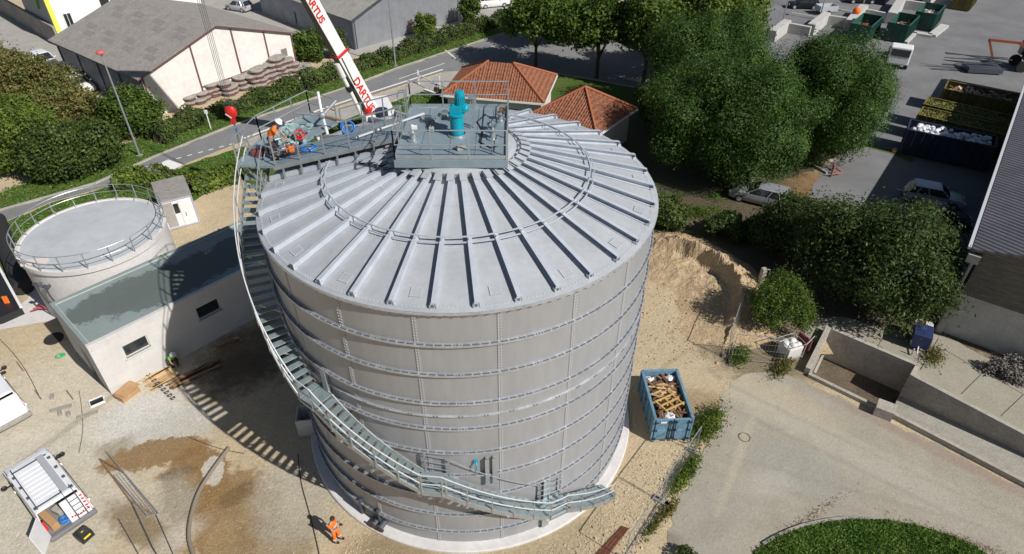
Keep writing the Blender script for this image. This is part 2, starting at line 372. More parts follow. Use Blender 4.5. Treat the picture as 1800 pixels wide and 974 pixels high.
# ---- people: one skinned surface per body, clothes as slightly larger shells
def skin_mesh(name, chains, m, parent, sub=1):
    bm = bmesh.new(); lay = bm.verts.layers.skin.verify(); pool = {}; first = True
    for ch in chains:
        prev = None
        for p, r in ch:
            key = tuple(round(c, 4) for c in p)
            v = pool.get(key)
            if v is None:
                v = bm.verts.new(p); pool[key] = v
                v[lay].radius = (r, r); v[lay].use_root = first; first = False
            if prev is not None and prev is not v and not bm.edges.get((prev, v)): bm.edges.new((prev, v))
            prev = v
    me = bpy.data.meshes.new(name); bm.to_mesh(me); bm.free()
    o = bpy.data.objects.new(name, me); COL.objects.link(o)
    sk = o.modifiers.new('skin', 'SKIN'); sk.use_smooth_shade = True
    ss = o.modifiers.new('sub', 'SUBSURF'); ss.levels = sub; ss.render_levels = sub
    bpy.context.view_layer.update()
    m2 = bpy.data.meshes.new_from_object(o.evaluated_get(bpy.context.evaluated_depsgraph_get())); bpy.data.objects.remove(o)
    m2.materials.clear(); m2.materials.append(m); m2.polygons.foreach_set('use_smooth', [True]*len(m2.polygons))
    return link(bpy.data.objects.new(name, m2), parent)
def person(loc, rz, label, shirt, trousers, J=None, hat=None, hair=True, boots=True, bands=None, sleeves=False):
    """J: joint dict in local metres, x forward"""
    J = J or dict(STAND)
    t = empty('person', loc, rz, label, 'person'); V = lambda k: Vector(J[k])
    pel, che, nk, hd = V('pelvis'), V('chest'), V('neck'), V('head')
    ch = [[(pel, .13), (pel.lerp(che, .5), .125), (che, .15), (nk, .06), (nk.lerp(hd, .45), .062), (hd, .095), (hd+(hd-nk).normalized()*.07, .082)]]
    for s in 'lr':
        ch.append([(che, .15), (V('sh'+s), .062), (V('el'+s), .043), (V('wr'+s), .028), (V('wr'+s)+(V('wr'+s)-V('el'+s)).normalized()*.09, .034)])
        ch.append([(pel, .13), (V('hip'+s), .095), (V('kn'+s), .062), (V('an'+s), .042), (V('an'+s)+Vector((.13, 0, -.05)), .04)])
    body = skin_mesh('body', ch, M['skin'], t, 1)
    fwd = Vector(J.get('face', (1, 0, 0))).normalized(); fc = hd+fwd*.09
    side = Vector((-fwd.y, fwd.x, 0)).normalized()
    f = MB()
    for s in 'lr':
        wv = V('wr'+s); d = (wv-V('el'+s)).normalized(); h0 = wv+d*.10; sd = d.cross(Vector((0, 0, 1)));
        sd = sd.normalized() if sd.length > .1 else Vector((0, 1, 0)); cl = d.cross(sd).normalized()
        for i, L in enumerate((.065, .078, .072, .058)):
            a = h0+sd*(i-1.5)*.021; f.tube([a, a+d*L*.5+cl*.008, a+d*L*.9+cl*.03], [.011, .010, .007], 5)
        a = h0-d*.05+sd*.035; f.tube([a, a+sd*.025+d*.025, a+sd*.03+d*.06], [.012, .011, .008], 5)
    f.build('fingers', M['skin'], t)
    g = MB(); g.ball(fc+fwd*.012-Vector((0, 0, .01)), .016, 6, (1, .8, 1.3))
    for s in (-1, 1): g.ball(hd+side*s*.098, .024, 6, (.7, .5, 1.2))
    g.build('nose_and_ears', M['skin'], t, smooth=True)
    e = MB()
    for s in (-1, 1): e.ball(fc+side*s*.034+Vector((0, 0, .022))-fwd*.008, .011, 6)
    e.box(fc-Vector((0, 0, .045))-fwd*.004, (.012, .045, .009), math.atan2(fwd.y, fwd.x)); e.build('eyes_and_mouth', M['hair'], t)
    up = (hd-nk).normalized(); sh = []
    sh.append([(pel+Vector((0, 0, .03)), .165), (pel.lerp(che, .5), .16), (che, .185), (che.lerp(nk, .6), .1)])
    for s in 'lr':
        sh.append([(che, .185), (V('sh'+s), .088), (V('sh'+s).lerp(V('el'+s), .98 if sleeves else .55), .068 if sleeves else .072)])
        if sleeves: sh[-1].append((V('wr'+s), .045))
    sm = skin_mesh('shirt', sh, shirt, t, 1)
    tr = [[(pel+Vector((0, 0, .02)), .155), (pel-Vector((0, 0, .03)), .15)]]
    for s in 'lr': tr.append([(pel-Vector((0, 0, .03)), .15), (V('hip'+s), .115), (V('kn'+s), .085), (V('an'+s)+Vector((0, 0, .05)), .072)])
    skin_mesh('trousers', tr, trousers, t, 1)
    if bands:
        b = MB()
        for s in 'lr':
            p = V('kn'+s).lerp(V('an'+s), .45); q = V('kn'+s).lerp(V('an'+s), .58); b.cyl(p, q, .088, 10); b.build('reflective_band', bands, t); b = MB()
        d = (che-pel).normalized(); b.cyl(pel.lerp(che, .55), pel.lerp(che, .70), .178, 14); b.build('reflective_band', bands, t)
    for s in 'lr':
        b = MB(); a = V('an'+s); b.box((a.x+.055, a.y, max(a.z-.035, .04)), (.27, .095, .075)); b.box((a.x-.02, a.y, max(a.z-.035, .04)+.05), (.12, .095, .09)); b.build('boot', M['black'], t, bevel=.015)
    if hat:
        b = MB(); b.lathe([(.135, -.0), (.125, .02), (.12, .06), (.09, .11), (.04, .135), (.001, .138)], 16)
        b.lathe([(.16, -.004), (.155, .012), (.12, .014)], 16); b.tube([(-.11, 0, .06), (0, 0, .145), (.11, 0, .06)], .014, 5)
        q = Vector((0, 0, 1)).rotation_difference(up).to_matrix(); b.v = [tuple(hd+up*.035+q @ Vector(v)) for v in b.v]
        b.build('helmet', hat, t, smooth=True)
    elif hair:
        b = MB(); b.ball(hd+up*.04-fwd*.018, .108, 10, (1.02, .98, .95)); b.build('hair', M['hair'], t, smooth=True)
    return t
STAND = dict(pelvis=(0, 0, .95), chest=(.01, 0, 1.33), neck=(.01, 0, 1.5), head=(.03, 0, 1.66), shl=(0, .19, 1.42), shr=(0, -.19, 1.42), ell=(.02, .27, 1.14), elr=(.02, -.27, 1.14),
    wrl=(.16, .24, .93), wrr=(.16, -.24, .93), hipl=(0, .1, .88), hipr=(0, -.1, .88), knl=(.04, .11, .5), knr=(.02, -.11, .5), anl=(0, .12, .09), anr=(-.02, -.12, .09))
def pose(**k): d = dict(STAND); d.update(k); return d
# ---- cars
def car(name, loc, rz, label, paint, L=4.2, W=1.72, H=1.45, kind='hatch', group=None):
    t = empty(name, loc, rz, label, 'car', group); hl = L/2; hw = W/2; b = MB()
    belt = H*.62; hood = H*.56
    st = [(-hl, .30, .62, .80), (-hl+.06, .24, belt-.12, .93), (-hl+.25, .2, belt, .98), (-hl*.45, .18, belt+.01, 1), (hl*.28, .18, belt-.01, 1), (hl*.42, .18, belt-.05, .99), (hl*.78, .2, hood, .96), (hl-.12, .22, hood-.13, .88), (hl, .3, hood-.3, .76)]
    sec = []
    for x, z0, zt, k in st:
        y = hw*k; sec.append([(x, -y*.9, z0), (x, -y, z0+.14), (x, -y*1.01, z0+(zt-z0)*.6), (x, -y*.95, zt-.03), (x, -y*.8, zt), (x, 0, zt+.03), (x, y*.8, zt), (x, y*.95, zt-.03), (x, y*1.01, z0+(zt-z0)*.6), (x, y, z0+.14), (x, y*.9, z0)])
    n = 11; vs = [p for s_ in sec for p in s_]; fs = []
    for i in range(len(sec)-1):
        for j in range(n): fs.append((i*n+j, i*n+(j+1) % n, (i+1)*n+(j+1) % n, (i+1)*n+j))
    fs += [tuple(range(n)), tuple(range(len(vs)-n, len(vs)))]
    b.add(vs, fs); b.build('body', paint, t, smooth=True)
    if kind == 'estate': rr, rt, fr, ft = -hl+.16, -hl+.42, hl*.42, hl*.08
    elif kind == 'saloon': rr, rt, fr, ft = -hl*.72, -hl*.42, hl*.42, hl*.08
    else: rr, rt, fr, ft = -hl+.15, -hl+.55, hl*.46, hl*.12
    z0, z1 = belt-.02, H-.05; yb, yt = hw*.93, hw*.74
    g = MB(); bl = [(rr, -yb, z0), (fr, -yb, z0), (fr, yb, z0), (rr, yb, z0)]; tl = [(rt, -yt, z1), (ft, -yt, z1), (ft, yt, z1), (rt, yt, z1)]
    g.add(bl+tl, [(0, 3, 2, 1), (4, 5, 6, 7), (0, 1, 5, 4), (1, 2, 6, 5), (2, 3, 7, 6), (3, 0, 4, 7)]); g.build('window_glass', M['glass'], t)
    r = MB(); e = .03
    gr = [(rt-e, ft+e, yt+e, z1), (rt+.05, ft-.08, yt-.02, z1+.045), (rt+.25, ft-.3, yt-.2, z1+.06)]
    vs = []
    for x0, x1, y, z in gr: vs += [(x0, -y, z), (x1, -y, z), (x1, y, z), (x0, y, z)]
    fs = [(0, 3, 2, 1), (8, 9, 10, 11)]
    for q in (0, 4):
        for j in range(4): fs.append((q+j, q+(j+1) % 4, q+4+(j+1) % 4, q+4+j))
    r.add(vs, fs)
    for s in (-1, 1):
        for (xb, xt) in ((rr, rt), (fr, ft), ((rr+fr)/2*.9-.05, (rt+ft)/2*.9-.1)) + (((rr*.72, rt*.72),) if kind != 'saloon' else ()):
            r.beam((xb, s*(yb+.005), z0), (xt, s*(yt+.008), z1+.01), .07, .05)
    r.build('roof', paint, t, smooth=True)
    for x in (-hl*.62, hl*.62):
        for s in (-1, 1):
            wh = MB(); wh.cyl((x, s*(hw-.19), .31), (x, s*(hw+.012), .31), .31, 20); wo = wh.build('wheel', M['rubber'], t, smooth=True)
            rm = MB(); rm.cyl((x, s*(hw-.1), .31), (x, s*(hw+.03), .31), .19, 14); rm.build('rim', M['silver'], wo)
    for s in (-1, 1):
        q = MB(); q.box((hl-.13, s*hw*.62, hood-.22), (.22, .34, .14)); q.build('headlight', M['boltl'], t, bevel=.03)
        q = MB(); q.box((-hl+.06, s*hw*.76, belt-.17), (.14, .2, .22)); q.build('tail_light', M['red'], t, bevel=.03)
        q = MB(); q.box((fr-.12, s*(hw+.09), belt+.05), (.12, .17, .12)); q.build('mirror', paint, t, bevel=.03)
    return t
# ---- open containers
def skip(name, loc, rz, L, W, H, label, paint, fill=None, fmat=None, inner=None, group=None, doors=True, flare=0., topz=.75, cat='skip'):
    t = empty(name, loc, rz, label, cat, group); hl, hw = L/2, W/2; th = .06
    def wall(a, bq, nm, extra=None):
        b = MB(); (x0, y0), (x1, y1) = a, bq; u = Vector((x1-x0, y1-y0, 0)); Lw = u.length; u /= Lw; nn = Vector((u.y, -u.x, 0)); an = math.atan2(u.y, u.x)
        mid = Vector(((x0+x1)/2, (y0+y1)/2, .15+(H-.15)/2)); b.box(mid, (Lw, th, H-.15), an)
        b.box(Vector(((x0+x1)/2, (y0+y1)/2, H))+nn*.03, (Lw+.1, .13, .1), an)
        k = max(2, int(Lw/.62))
        for i in range(k+1):
            p = Vector((x0, y0, 0))+u*Lw*i/k+nn*.07; b.box((p.x, p.y, .15+(H-.15)/2), (.08, .09, H-.2), an)
        return b.build(nm, paint, t, bevel=.008)
    wall((-hl, -hw), (hl, -hw), 'side_wall'); wall((hl, hw), (-hl, hw), 'side_wall'); wall((hl, -hw), (hl, hw), 'front_wall')
    if doors:
        for s in (-1, 1):
            b = MB(); b.box((-hl, s*hw/2, .15+(H-.15)/2), (.06, hw-.03, H-.18)); b.box((-hl-.05, s*hw/2, H*.5), (.05, hw-.08, .06)); b.box((-hl-.05, s*(hw-.06), H/2), (.07, .09, H-.1)); b.box((-hl-.05, s*hw/2, H-.04), (.05, hw-.06, .08))
            d = b.build('door', paint, t, bevel=.008)
            q = MB(); q.cyl((-hl-.09, s*.12, .12), (-hl-.09, s*.12, H-.05), .028, 8)
            for z in (.3, H*.55, H-.2): q.box((-hl-.08, s*.12, z), (.09, .16, .06)); q.box((-hl-.08, s*(hw-.05), z), (.1, .14, .1))
            q.build('lock_bar', M['navy'], d)
    else: wall((-hl, hw), (-hl, -hw), 'back_wall')
    b = MB(); b.box((0, 0, .13), (L, W, .06)); b.box((0, -hw*.4, .06), (L, .12, .12)); b.box((0, hw*.4, .06), (L, .12, .12)); b.build('floor', M['dkgalv'], t)
    if fill: fill(t, hl-.1, hw-.1, H*topz, fmat)
    return t
def heap(t, hl, hw, z, m, n=46, bump=.25, name='waste_heap'):
    vs = []; nx, ny = n, max(8, int(n*hw/hl))
    for i in range(nx+1):
        for j in range(ny+1):
            x = -hl+2*hl*i/nx; y = -hw+2*hw*j/ny; e = min(1, 4*(1-abs(x)/hl)+.2, 4*(1-abs(y)/hw)+.2)
            vs.append((x, y, z*(.8+.2*e)+random.uniform(-.5, .5)*bump+.12*math.sin(x*2.1)*math.cos(y*3)))
    fs = [(i*(ny+1)+j, (i+1)*(ny+1)+j, (i+1)*(ny+1)+j+1, i*(ny+1)+j+1) for i in range(nx) for j in range(ny)]
    b = MB(); b.add(vs, fs); return b.build(name, m, t)

# ================================================================== SETTING
tan, tan2 = (.54, .44, .29), (.47, .375, .25)
grey = (.335, .305, .25)
C_ = lambda x, y: tuple(G(x, y))[:2]
def bl(px, py, rx, ry, an, c, st=1., soft=.35): g = G(px, py); return (g.x, g.y, rx, ry, an, c, st, soft)
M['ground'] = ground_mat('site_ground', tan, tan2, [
    bl(120, 720, 7, 5, 40, (.60, .54, .43), .9, .5), bl(40, 900, 5, 5, 0, (.55, .51, .42), .9, .5),
    bl(250, 735, 2.2, 1.5, 20, (.62, .60, .56), .9, .5), bl(300, 760, 2.3, 1.3, 30, (.52, .50, .45), .8, .5),
    bl(275, 800, 2.5, .9, 15, (.27, .165, .07), .9, .10), bl(345, 850, 1.5, 2.0, 20, (.25, .15, .06), .9, .09), bl(400, 900, 2.1, 2.4, 30, (.27, .17, .075), .85, .12), bl(470, 960, 2.2, 1.2, 0, (.28, .195, .10), .8, .2), bl(310, 835, .8, .3, 20, (.13, .08, .035), .7, .3), bl(420, 870, .9, .5, 40, (.14, .09, .04), .6, .3), bl(390, 950, .6, 1.0, 10, (.36, .25, .13), .7, .3),
    bl(250, 930, .7, 2.2, 60, (.22, .16, .09), .8, .3), bl(375, 830, .5, .9, 20, (.60, .56, .49), .8, .08), bl(520, 880, 1.8, 2.4, 20, (.42, .39, .32), .7, .5), bl(310, 880, .9, 1.6, 30, (.40, .37, .30), .7, .4),
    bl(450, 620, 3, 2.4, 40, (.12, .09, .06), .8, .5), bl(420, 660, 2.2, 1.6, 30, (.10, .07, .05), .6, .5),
    bl(700, 965, 2.0, 1.0, 10, (.24, .18, .10), .7, .5), bl(960, 950, 2.4, 1.4, 20, (.36, .29, .19), .6, .5),
    bl(1230, 720, 1.5, 2.2, 70, (.30, .21, .12), .7, .4), bl(1200, 600, 4, 3, 0, (.47, .39, .27), .6, .6),
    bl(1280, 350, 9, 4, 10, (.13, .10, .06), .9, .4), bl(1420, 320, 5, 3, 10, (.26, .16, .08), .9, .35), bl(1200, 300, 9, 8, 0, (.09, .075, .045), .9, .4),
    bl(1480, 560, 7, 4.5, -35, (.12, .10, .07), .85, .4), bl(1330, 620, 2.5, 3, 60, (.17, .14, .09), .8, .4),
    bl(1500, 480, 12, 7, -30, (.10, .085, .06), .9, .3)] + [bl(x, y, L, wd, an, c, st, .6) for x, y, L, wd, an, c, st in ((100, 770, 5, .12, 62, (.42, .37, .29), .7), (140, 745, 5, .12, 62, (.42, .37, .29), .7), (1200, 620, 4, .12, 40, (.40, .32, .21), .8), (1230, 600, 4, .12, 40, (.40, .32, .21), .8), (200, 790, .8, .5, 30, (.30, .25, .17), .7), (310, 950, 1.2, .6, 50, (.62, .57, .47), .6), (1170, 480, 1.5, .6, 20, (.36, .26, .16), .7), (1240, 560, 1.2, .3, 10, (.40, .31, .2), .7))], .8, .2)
pit = [G(1422, 657), G(1458, 583), G(1606, 646), G(1597, 662), G(1800, 768)+Vector((6.0, -6.6, 0)), G(1800, 850)+Vector((6.5, -6.2, 0)), G(1570, 728)]
outer = [(-600, -200, 0), (600, -200, 0), (600, 900, 0), (-600, 900, 0)]
tri = geometry.tessellate_polygon([[Vector(p) for p in outer], [Vector((p.x, p.y, 0)) for p in pit]])
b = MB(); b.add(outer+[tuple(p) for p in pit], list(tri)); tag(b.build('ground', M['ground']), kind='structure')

def area(name, px, z, m, step=.6, amp=.1, world=None, smooth=0):
    P = world or [G(x, y) for x, y in px]
    P = [Vector((p[0], p[1], 0)) for p in P]
    if smooth: P = smooth_poly(P, smooth)
    b = MB(); b.sheet(jag(P, step, amp) if amp else P, z); return tag(b.build(name, m), kind='structure')
# public road
area('road', [(-300, 470), (0, 376), (167, 328), (265, 283), (400, 228), (499, 194), (612, 156), (697, 123), (877, 63), (960, 30), (1250, 30), (1300, 90), (1215, 172), (1150, 158), (1040, 138), (940, 122), (860, 122), (777, 127), (563, 198), (427, 250), (300, 300), (90, 358), (0, 397), (-300, 500)], .020, M['asph'], amp=0)
area('yard', [(-200, -60), (0, 10), (107, 80), (260, 160), (250, 195), (120, 215), (-200, 150)], .016, M['pave'], amp=.1)
b = MB(); w_ = []
def strip(b, pts, wd, z):
    for (a, c) in zip(pts[:-1], pts[1:]):
        p, q = G(*a), G(*c); n = Vector((-(q-p).y, (q-p).x, 0)).normalized()*wd/2; b.quad((*(p-n)[:2], z), (*(q-n)[:2], z), (*(q+n)[:2], z), (*(p+n)[:2], z))
strip(b, [(427, 246), (563, 194), (660, 161), (777, 123)], .28, .028); strip(b, [(700, 140), (780, 112)], .12, .029)
def dashes(b, a, c, n, k, wd, z):
    p, q = G(*a), G(*c)
    for i in range(n):
        s0 = p.lerp(q, i/n); s1 = p.lerp(q, (i+k)/n); nn = Vector((-(q-p).y, (q-p).x, 0)).normalized()*wd/2
        b.quad((*(s0-nn)[:2], z), (*(s1-nn)[:2], z), (*(s1+nn)[:2], z), (*(s0+nn)[:2], z))
dashes(b, (250, 298), (420, 252), 9, .45, .14, .028); dashes(b, (530, 208), (610, 178), 2, .6, .16, .029); dashes(b, (800, 100), (890, 75), 6, .4, .1, .028); dashes(b, (1110, 118), (1140, 110), 2, .3, .25, .028)
strip(b, [(285, 288), (312, 297)], 1.1, .027); strip(b, [(780, 88), (800, 104)], .2, .028)
tag(b.build('road_marking', M['line']), kind='structure')
area('pavement', [(563, 203), (777, 130), (830, 128), (800, 150), (726, 164), (591, 215), (430, 262), (432, 250)], .026, M['pave'], amp=0)
for nm, pl in (('kerb', [(-100, 405), (0, 374), (167, 326), (265, 281), (400, 226), (499, 192), (612, 154), (697, 121), (877, 61), (920, 45)]), ('kerb', [(432, 264), (591, 216), (726, 165), (800, 150)]), ('kerb', [(777, 129), (860, 124), (940, 124), (1040, 140), (1150, 160), (1215, 176)])):
    b = MB()
    for a, c in zip(pl[:-1], pl[1:]): b.beam(G(*a)+Vector((0, 0, .04)), G(*c)+Vector((0, 0, .04)), .16, .16)
    tag(b.build(nm, M['pave']), kind='structure')
area('painted_shade_soil', [(1115, 175), (1165, 160), (1215, 172), (1330, 150), (1500, 130), (1560, 230), (1510, 245), (1420, 300), (1300, 335), (1160, 345), (1080, 300), (1085, 220)], .011, M['soil'], amp=.2)  # soil sheet with the shade beside the pines painted in
area('grass_verge', [(-300, 440), (-100, 380), (60, 320), (130, 290), (250, 245), (420, 200), (520, 165), (640, 125), (860, 50), (900, 20), (925, 40), (877, 62), (697, 122), (612, 155), (499, 193), (400, 227), (265, 282), (167, 327), (0, 375), (-300, 468)], .012, M['grass'], amp=.05)
area('grass_strip', [(-300, 520), (0, 398), (90, 360), (300, 302), (420, 262), (591, 217), (726, 166), (800, 152), (860, 126), (940, 124), (1040, 140), (1150, 160), (1215, 176), (1300, 200), (1350, 330), (1260, 350), (1160, 330), (1160, 400), (900, 400), (500, 380), (420, 310), (330, 360), (200, 350), (60, 450), (-50, 520), (-300, 620)], .008, M['grass'], amp=.1)
# yards on the right
area('yard', [(300, -30), (700, -30), (900, -10), (890, 50), (700, 95), (500, 110), (350, 70)], .010, M['pave'], amp=.1)
area('yard', None, .012, M['asphy'], world=[G(1440, 300), G(1480, 262), G(1540, 225), G(1500, 170), G(1380, 130), G(1310, 65), G(1340, -120), G(2100, -120), G(2150, 300), G(1800, 420), G(1660, 590), G(1600, 420), G(1480, 360), G(1420, 345)], step=1, amp=.1)
area('grass_island', [(1508, 240), (1516, 246), (1610, 277), (1600, 283), (1560, 266), (1500, 250)], .018, M['grass'], amp=.05)
M['service'] = ground_mat('compacted_service_road', (.35, .32, .26), (.295, .27, .215), [
    bl(1330, 690, 4, 1.3, -35, (.44, .38, .28), .8, .6), bl(1480, 780, 5, .8, -38, (.40, .37, .31), .6, .6), bl(1600, 860, 5, .9, -38, (.40, .37, .31), .5, .6),
    bl(1230, 900, 3, 2, 30, (.31, .295, .25), .7, .5), bl(1400, 820, 2.5, 1.5, -30, (.31, .30, .26), .7, .4), bl(1650, 790, 6, .35, -42, (.30, .235, .19), .8, .5)] + [bl(x, y, L, wd, an, c, st, .6) for x, y, L, wd, an, c, st in ((1420, 740, 9, .16, -37, (.27, .25, .21), .35), (1400, 770, 9, .16, -37, (.27, .25, .21), .35), (1500, 860, 7, .14, -20, (.27, .25, .21), .35), (1470, 885, 6, .14, -18, (.27, .25, .21), .3), (1300, 800, 4, .2, 60, (.42, .37, .28), .6), (1350, 850, 1.2, .7, 10, (.40, .38, .33), .6), (1250, 930, 1.0, .5, 30, (.27, .25, .21), .6), (1560, 800, 5, .2, -37, (.40, .36, .29), .5), (1180, 950, .6, .4, 0, (.2, .17, .13), .7))], .35, .12)
area('service_road', None, .014, M['service'], world=smooth_poly([G(1165, 975), G(1200, 860), G(1255, 760), G(1275, 690), G(1305, 655), G(1370, 652), G(1412, 668), G(1570, 738), G(1800, 858), G(2050, 985), G(2000, 1300), G(1150, 1300)], 1), step=.35, amp=.09)
area('concrete_apron', None, .016, M['service'], world=[G(1400, 600), G(1420, 560), G(1480, 555), G(1560, 575), G(1668, 590), G(1800, 660), G(2000, 760), G(1990, 870), G(1800, 757), G(1600, 652), G(1612, 640), G(1457, 575), G(1440, 600)], step=.5, amp=.06)
# lawn in the turning circle
lawn = [G(1320, 974), G(1350, 950), G(1400, 926), G(1450, 914), G(1500, 908), G(1560, 911), G(1620, 922), G(1680, 942), G(1730, 965), G(1800, 1010), G(1850, 1100), G(1600, 1250), G(1300, 1100)]
lawn = smooth_poly(lawn, 1)
area('lawn', None, .022, M['grass'], world=lawn, step=.4, amp=.05)
b = MB()
for a, c in zip(lawn[1:9], lawn[2:10]): b.beam(Vector((a.x, a.y, .05)), Vector((c.x, c.y, .05)), .12, .14)
tag(b.build('lawn_kerb', M['concd']), kind='structure')
# concrete slab left, plinths
area('concrete_slab', [(-60, 600), (0, 584), (95, 566), (120, 540), (100, 505), (60, 505), (48, 530), (20, 552), (-60, 560)], .018, M['concl'], amp=.02)
# grass blades
def in_poly(P, poly):
    x, y = P[:, 0], P[:, 1]; ins = np.zeros(len(P), bool); n = len(poly)
    for i in range(n):
        a, c = poly[i], poly[(i+1) % n]
        k = ((a[1] > y) != (c[1] > y)) & (x < (c[0]-a[0])*(y-a[1])/((c[1]-a[1])+1e-12)+a[0]); ins ^= k
    return ins
def scatter(poly, n):
    A = np.array([p[:2] for p in poly]); lo, hi = A.min(0), A.max(0); P = lo+rng.random((n, 2))*(hi-lo); return P[in_poly(P, A)]
P = scatter(lawn, 60000); k = len(P); cl = .06+.07*np.clip(np.sin(P[:, 0]*1.7)*np.cos(P[:, 1]*1.3+1), 0, 1)
tag(leaves('grass', np.c_[P, rng.random(k)*cl*2], rng.normal(size=(k, 3))*np.array([1, 1, .5]), .07, LF['grass'], None, .35), 'lush green grass on the round lawn at the lower right', 'grass', kind='stuff')
ver = [G(x, y) for x, y in [(-60, 392), (0, 372), (167, 324), (265, 279), (400, 224), (499, 190), (612, 152), (697, 119), (877, 59), (860, 52), (640, 128), (520, 165), (420, 195), (250, 240), (130, 290), (0, 340), (-80, 370)]]
P = scatter(ver, 120000); k = len(P)
tag(leaves('grass', np.c_[P, rng.random(k)*.16], rng.normal(size=(k, 3))*np.array([1, 1, .5]), .10, LF['grass'], None, .35), 'mown green grass on the verge between hedge and road', 'grass', kind='stuff')
ver = [G(x, y) for x, y in [(0, 402), (90, 364), (300, 305), (420, 266), (591, 220), (726, 169), (800, 155), (800, 200), (560, 260), (420, 300), (330, 355), (200, 350), (60, 450), (0, 470)]]
P = scatter(ver, 60000); k = len(P)
tag(leaves('grass', np.c_[P, rng.random(k)*.2], rng.normal(size=(k, 3))*np.array([1, 1, .5]), .11, LF['grass'], None, .35), 'rough green grass between the road and the tanks', 'grass', kind='stuff')
# loose stones on the site
def stones(name, poly, n, s0, s1, m, label):
    P = scatter(poly, n); b = MB()
    for x, y in P:
        if x*x+y*y < 8.6**2: continue
        s = random.uniform(s0, s1)*(1 if random.random() < .95 else 1.8); rz = random.random()*PI
        b.box((x, y, s*.25), (s, s*random.uniform(.6, 1), s*.6), rz, taper=.6)
    return tag(b.build(name, m), label, 'gravel', kind='stuff')
M['clod'] = mat('earth_clods', (.40, .30, .18), .95, 0, island=.3)
M['stone'] = mat('pale_stones', (.46, .39, .28), .95, 0, island=.3)
stones('gravel', GP([(600, 974), (640, 900), (800, 960), (1000, 930), (1100, 790), (1220, 790), (1130, 974), (1100, 1050), (620, 1050)]), 7500, .025, .075, M['stone'], 'loose pale stones on the tan ground around the big tank')
stones('gravel', GP([(0, 640), (120, 600), (250, 720), (330, 720), (480, 850), (640, 920), (600, 1050), (0, 1050)]), 1300, .015, .045, M['stone'], 'loose pale stones on the work yard near the vans')
stones('gravel', GP([(1140, 400), (1220, 430), (1290, 520), (1270, 640), (1120, 640)]), 1300, .03, .10, M['clod'], 'loose clods on the excavated ground right of the big tank')

# excavated bank: crest line with a steep shaded face
crest = [Vector((p.x, p.y)) for p in GP([(1160, 397), (1195, 404), (1240, 424), (1275, 446), (1303, 474), (1309, 505), (1296, 535)], 1.8)]
def bank_h(x, y):
    best = 1e9
    for i in range(len(crest)-1):
        a, c = crest[i], crest[i+1]; u = c-a; t = max(0, min(1, (Vector((x, y))-a).dot(u)/u.length_squared)); p = a+u*t; d = Vector((x, y))-p
        if d.length < abs(best): sgn = 1 if (u.x*d.y-u.y*d.x) > 0 else -1; best = d.length*sgn; tt = (i+t)/(len(crest)-1)
    env = math.sin(PI*min(1, max(0, tt*.92+.06)))**.5
    if best > 0: h = max(0, 1.6-best*.6)
    else:
        d = -best; h = 1.6-min(d/.45, 1)*1.15 if d < .45 else max(0, .45-(d-.45)*.12)
    return h*env
b = MB(); nx = 110; x0, x1, y0, y1 = 8.5, 20.5, 4., 19.; vs = []
from mathutils import noise
for i in range(nx+1):
    for j in range(nx+1):
        x = x0+(x1-x0)*i/nx; y = y0+(y1-y0)*j/nx; e = min(1, i/8, (nx-i)/8, j/8, (nx-j)/8)
        h = bank_h(x, y); nz = noise.fractal(Vector((x*1.3, y*1.3, 0)), 1., 2.1, 5)*.13+noise.noise(Vector((x*5, y*5, 1)))*.05+noise.fractal(Vector((x*.5, y*.5, 3)), 1., 2., 2)*.12
        vs.append((x, y, (h*(1+nz)+nz*.55*min(1, h*2+.3))*e-.05+.02*e))
fs = [(i*(nx+1)+j, (i+1)*(nx+1)+j, (i+1)*(nx+1)+j+1, i*(nx+1)+j+1) for i in range(nx) for j in range(nx)]
b.add(vs, fs); M['dirt'] = ground_mat('excavated_earth', (.50, .38, .24), (.40, .29, .175), [], .9, .3)
tag(b.build('excavated_bank', M['dirt']), kind='structure')

# ================================================================== STORAGE TANK
R = 7.7
tank = empty('storage_tank', (0, 0, 0), 0, 'huge cylindrical grey steel tank of bolted sheets with a shallow ribbed cone roof', 'tank')
PH0 = -77.3
b = MB(); prof = [(R, .02)]+[(R, z) for z in (1.0, 2.25, 3.55, 4.9, 6.25, 7.6, 8.95, 10.35, 11.7)]+[(R, 13.12)]
b.lathe(prof, 144); b.build('shell', M['wall'], tank, smooth=True)
b = MB(); b.lathe([(R+.02, .16), (R+.42, .14), (R+.46, .1), (R+.46, 0)], 96); b.lathe([(R+.02, .16), (R-.2, .16)], 96); b.build('foundation_ring', M['concl'], tank, smooth=True)
for k in range(18):                                                     # vertical seams of the bolted sheets
    a = R_(PH0+20*k); ca, sa = math.cos(a), math.sin(a); b = MB()
    b.box((ca*(R+.006), sa*(R+.006), 6.6), (.02, .15, 12.9), a)
    b.m = 1
    z = .3
    while z < 13.0:
        for dy in (-.042, .042): b.box(((R+.022)*ca-dy*sa, (R+.022)*sa+dy*ca, z), (.03, .026, .026), a)
        z += .125
    if k % 3 == 0: pass
    b.build('seam', [M['wall'], M['boltl']], tank)
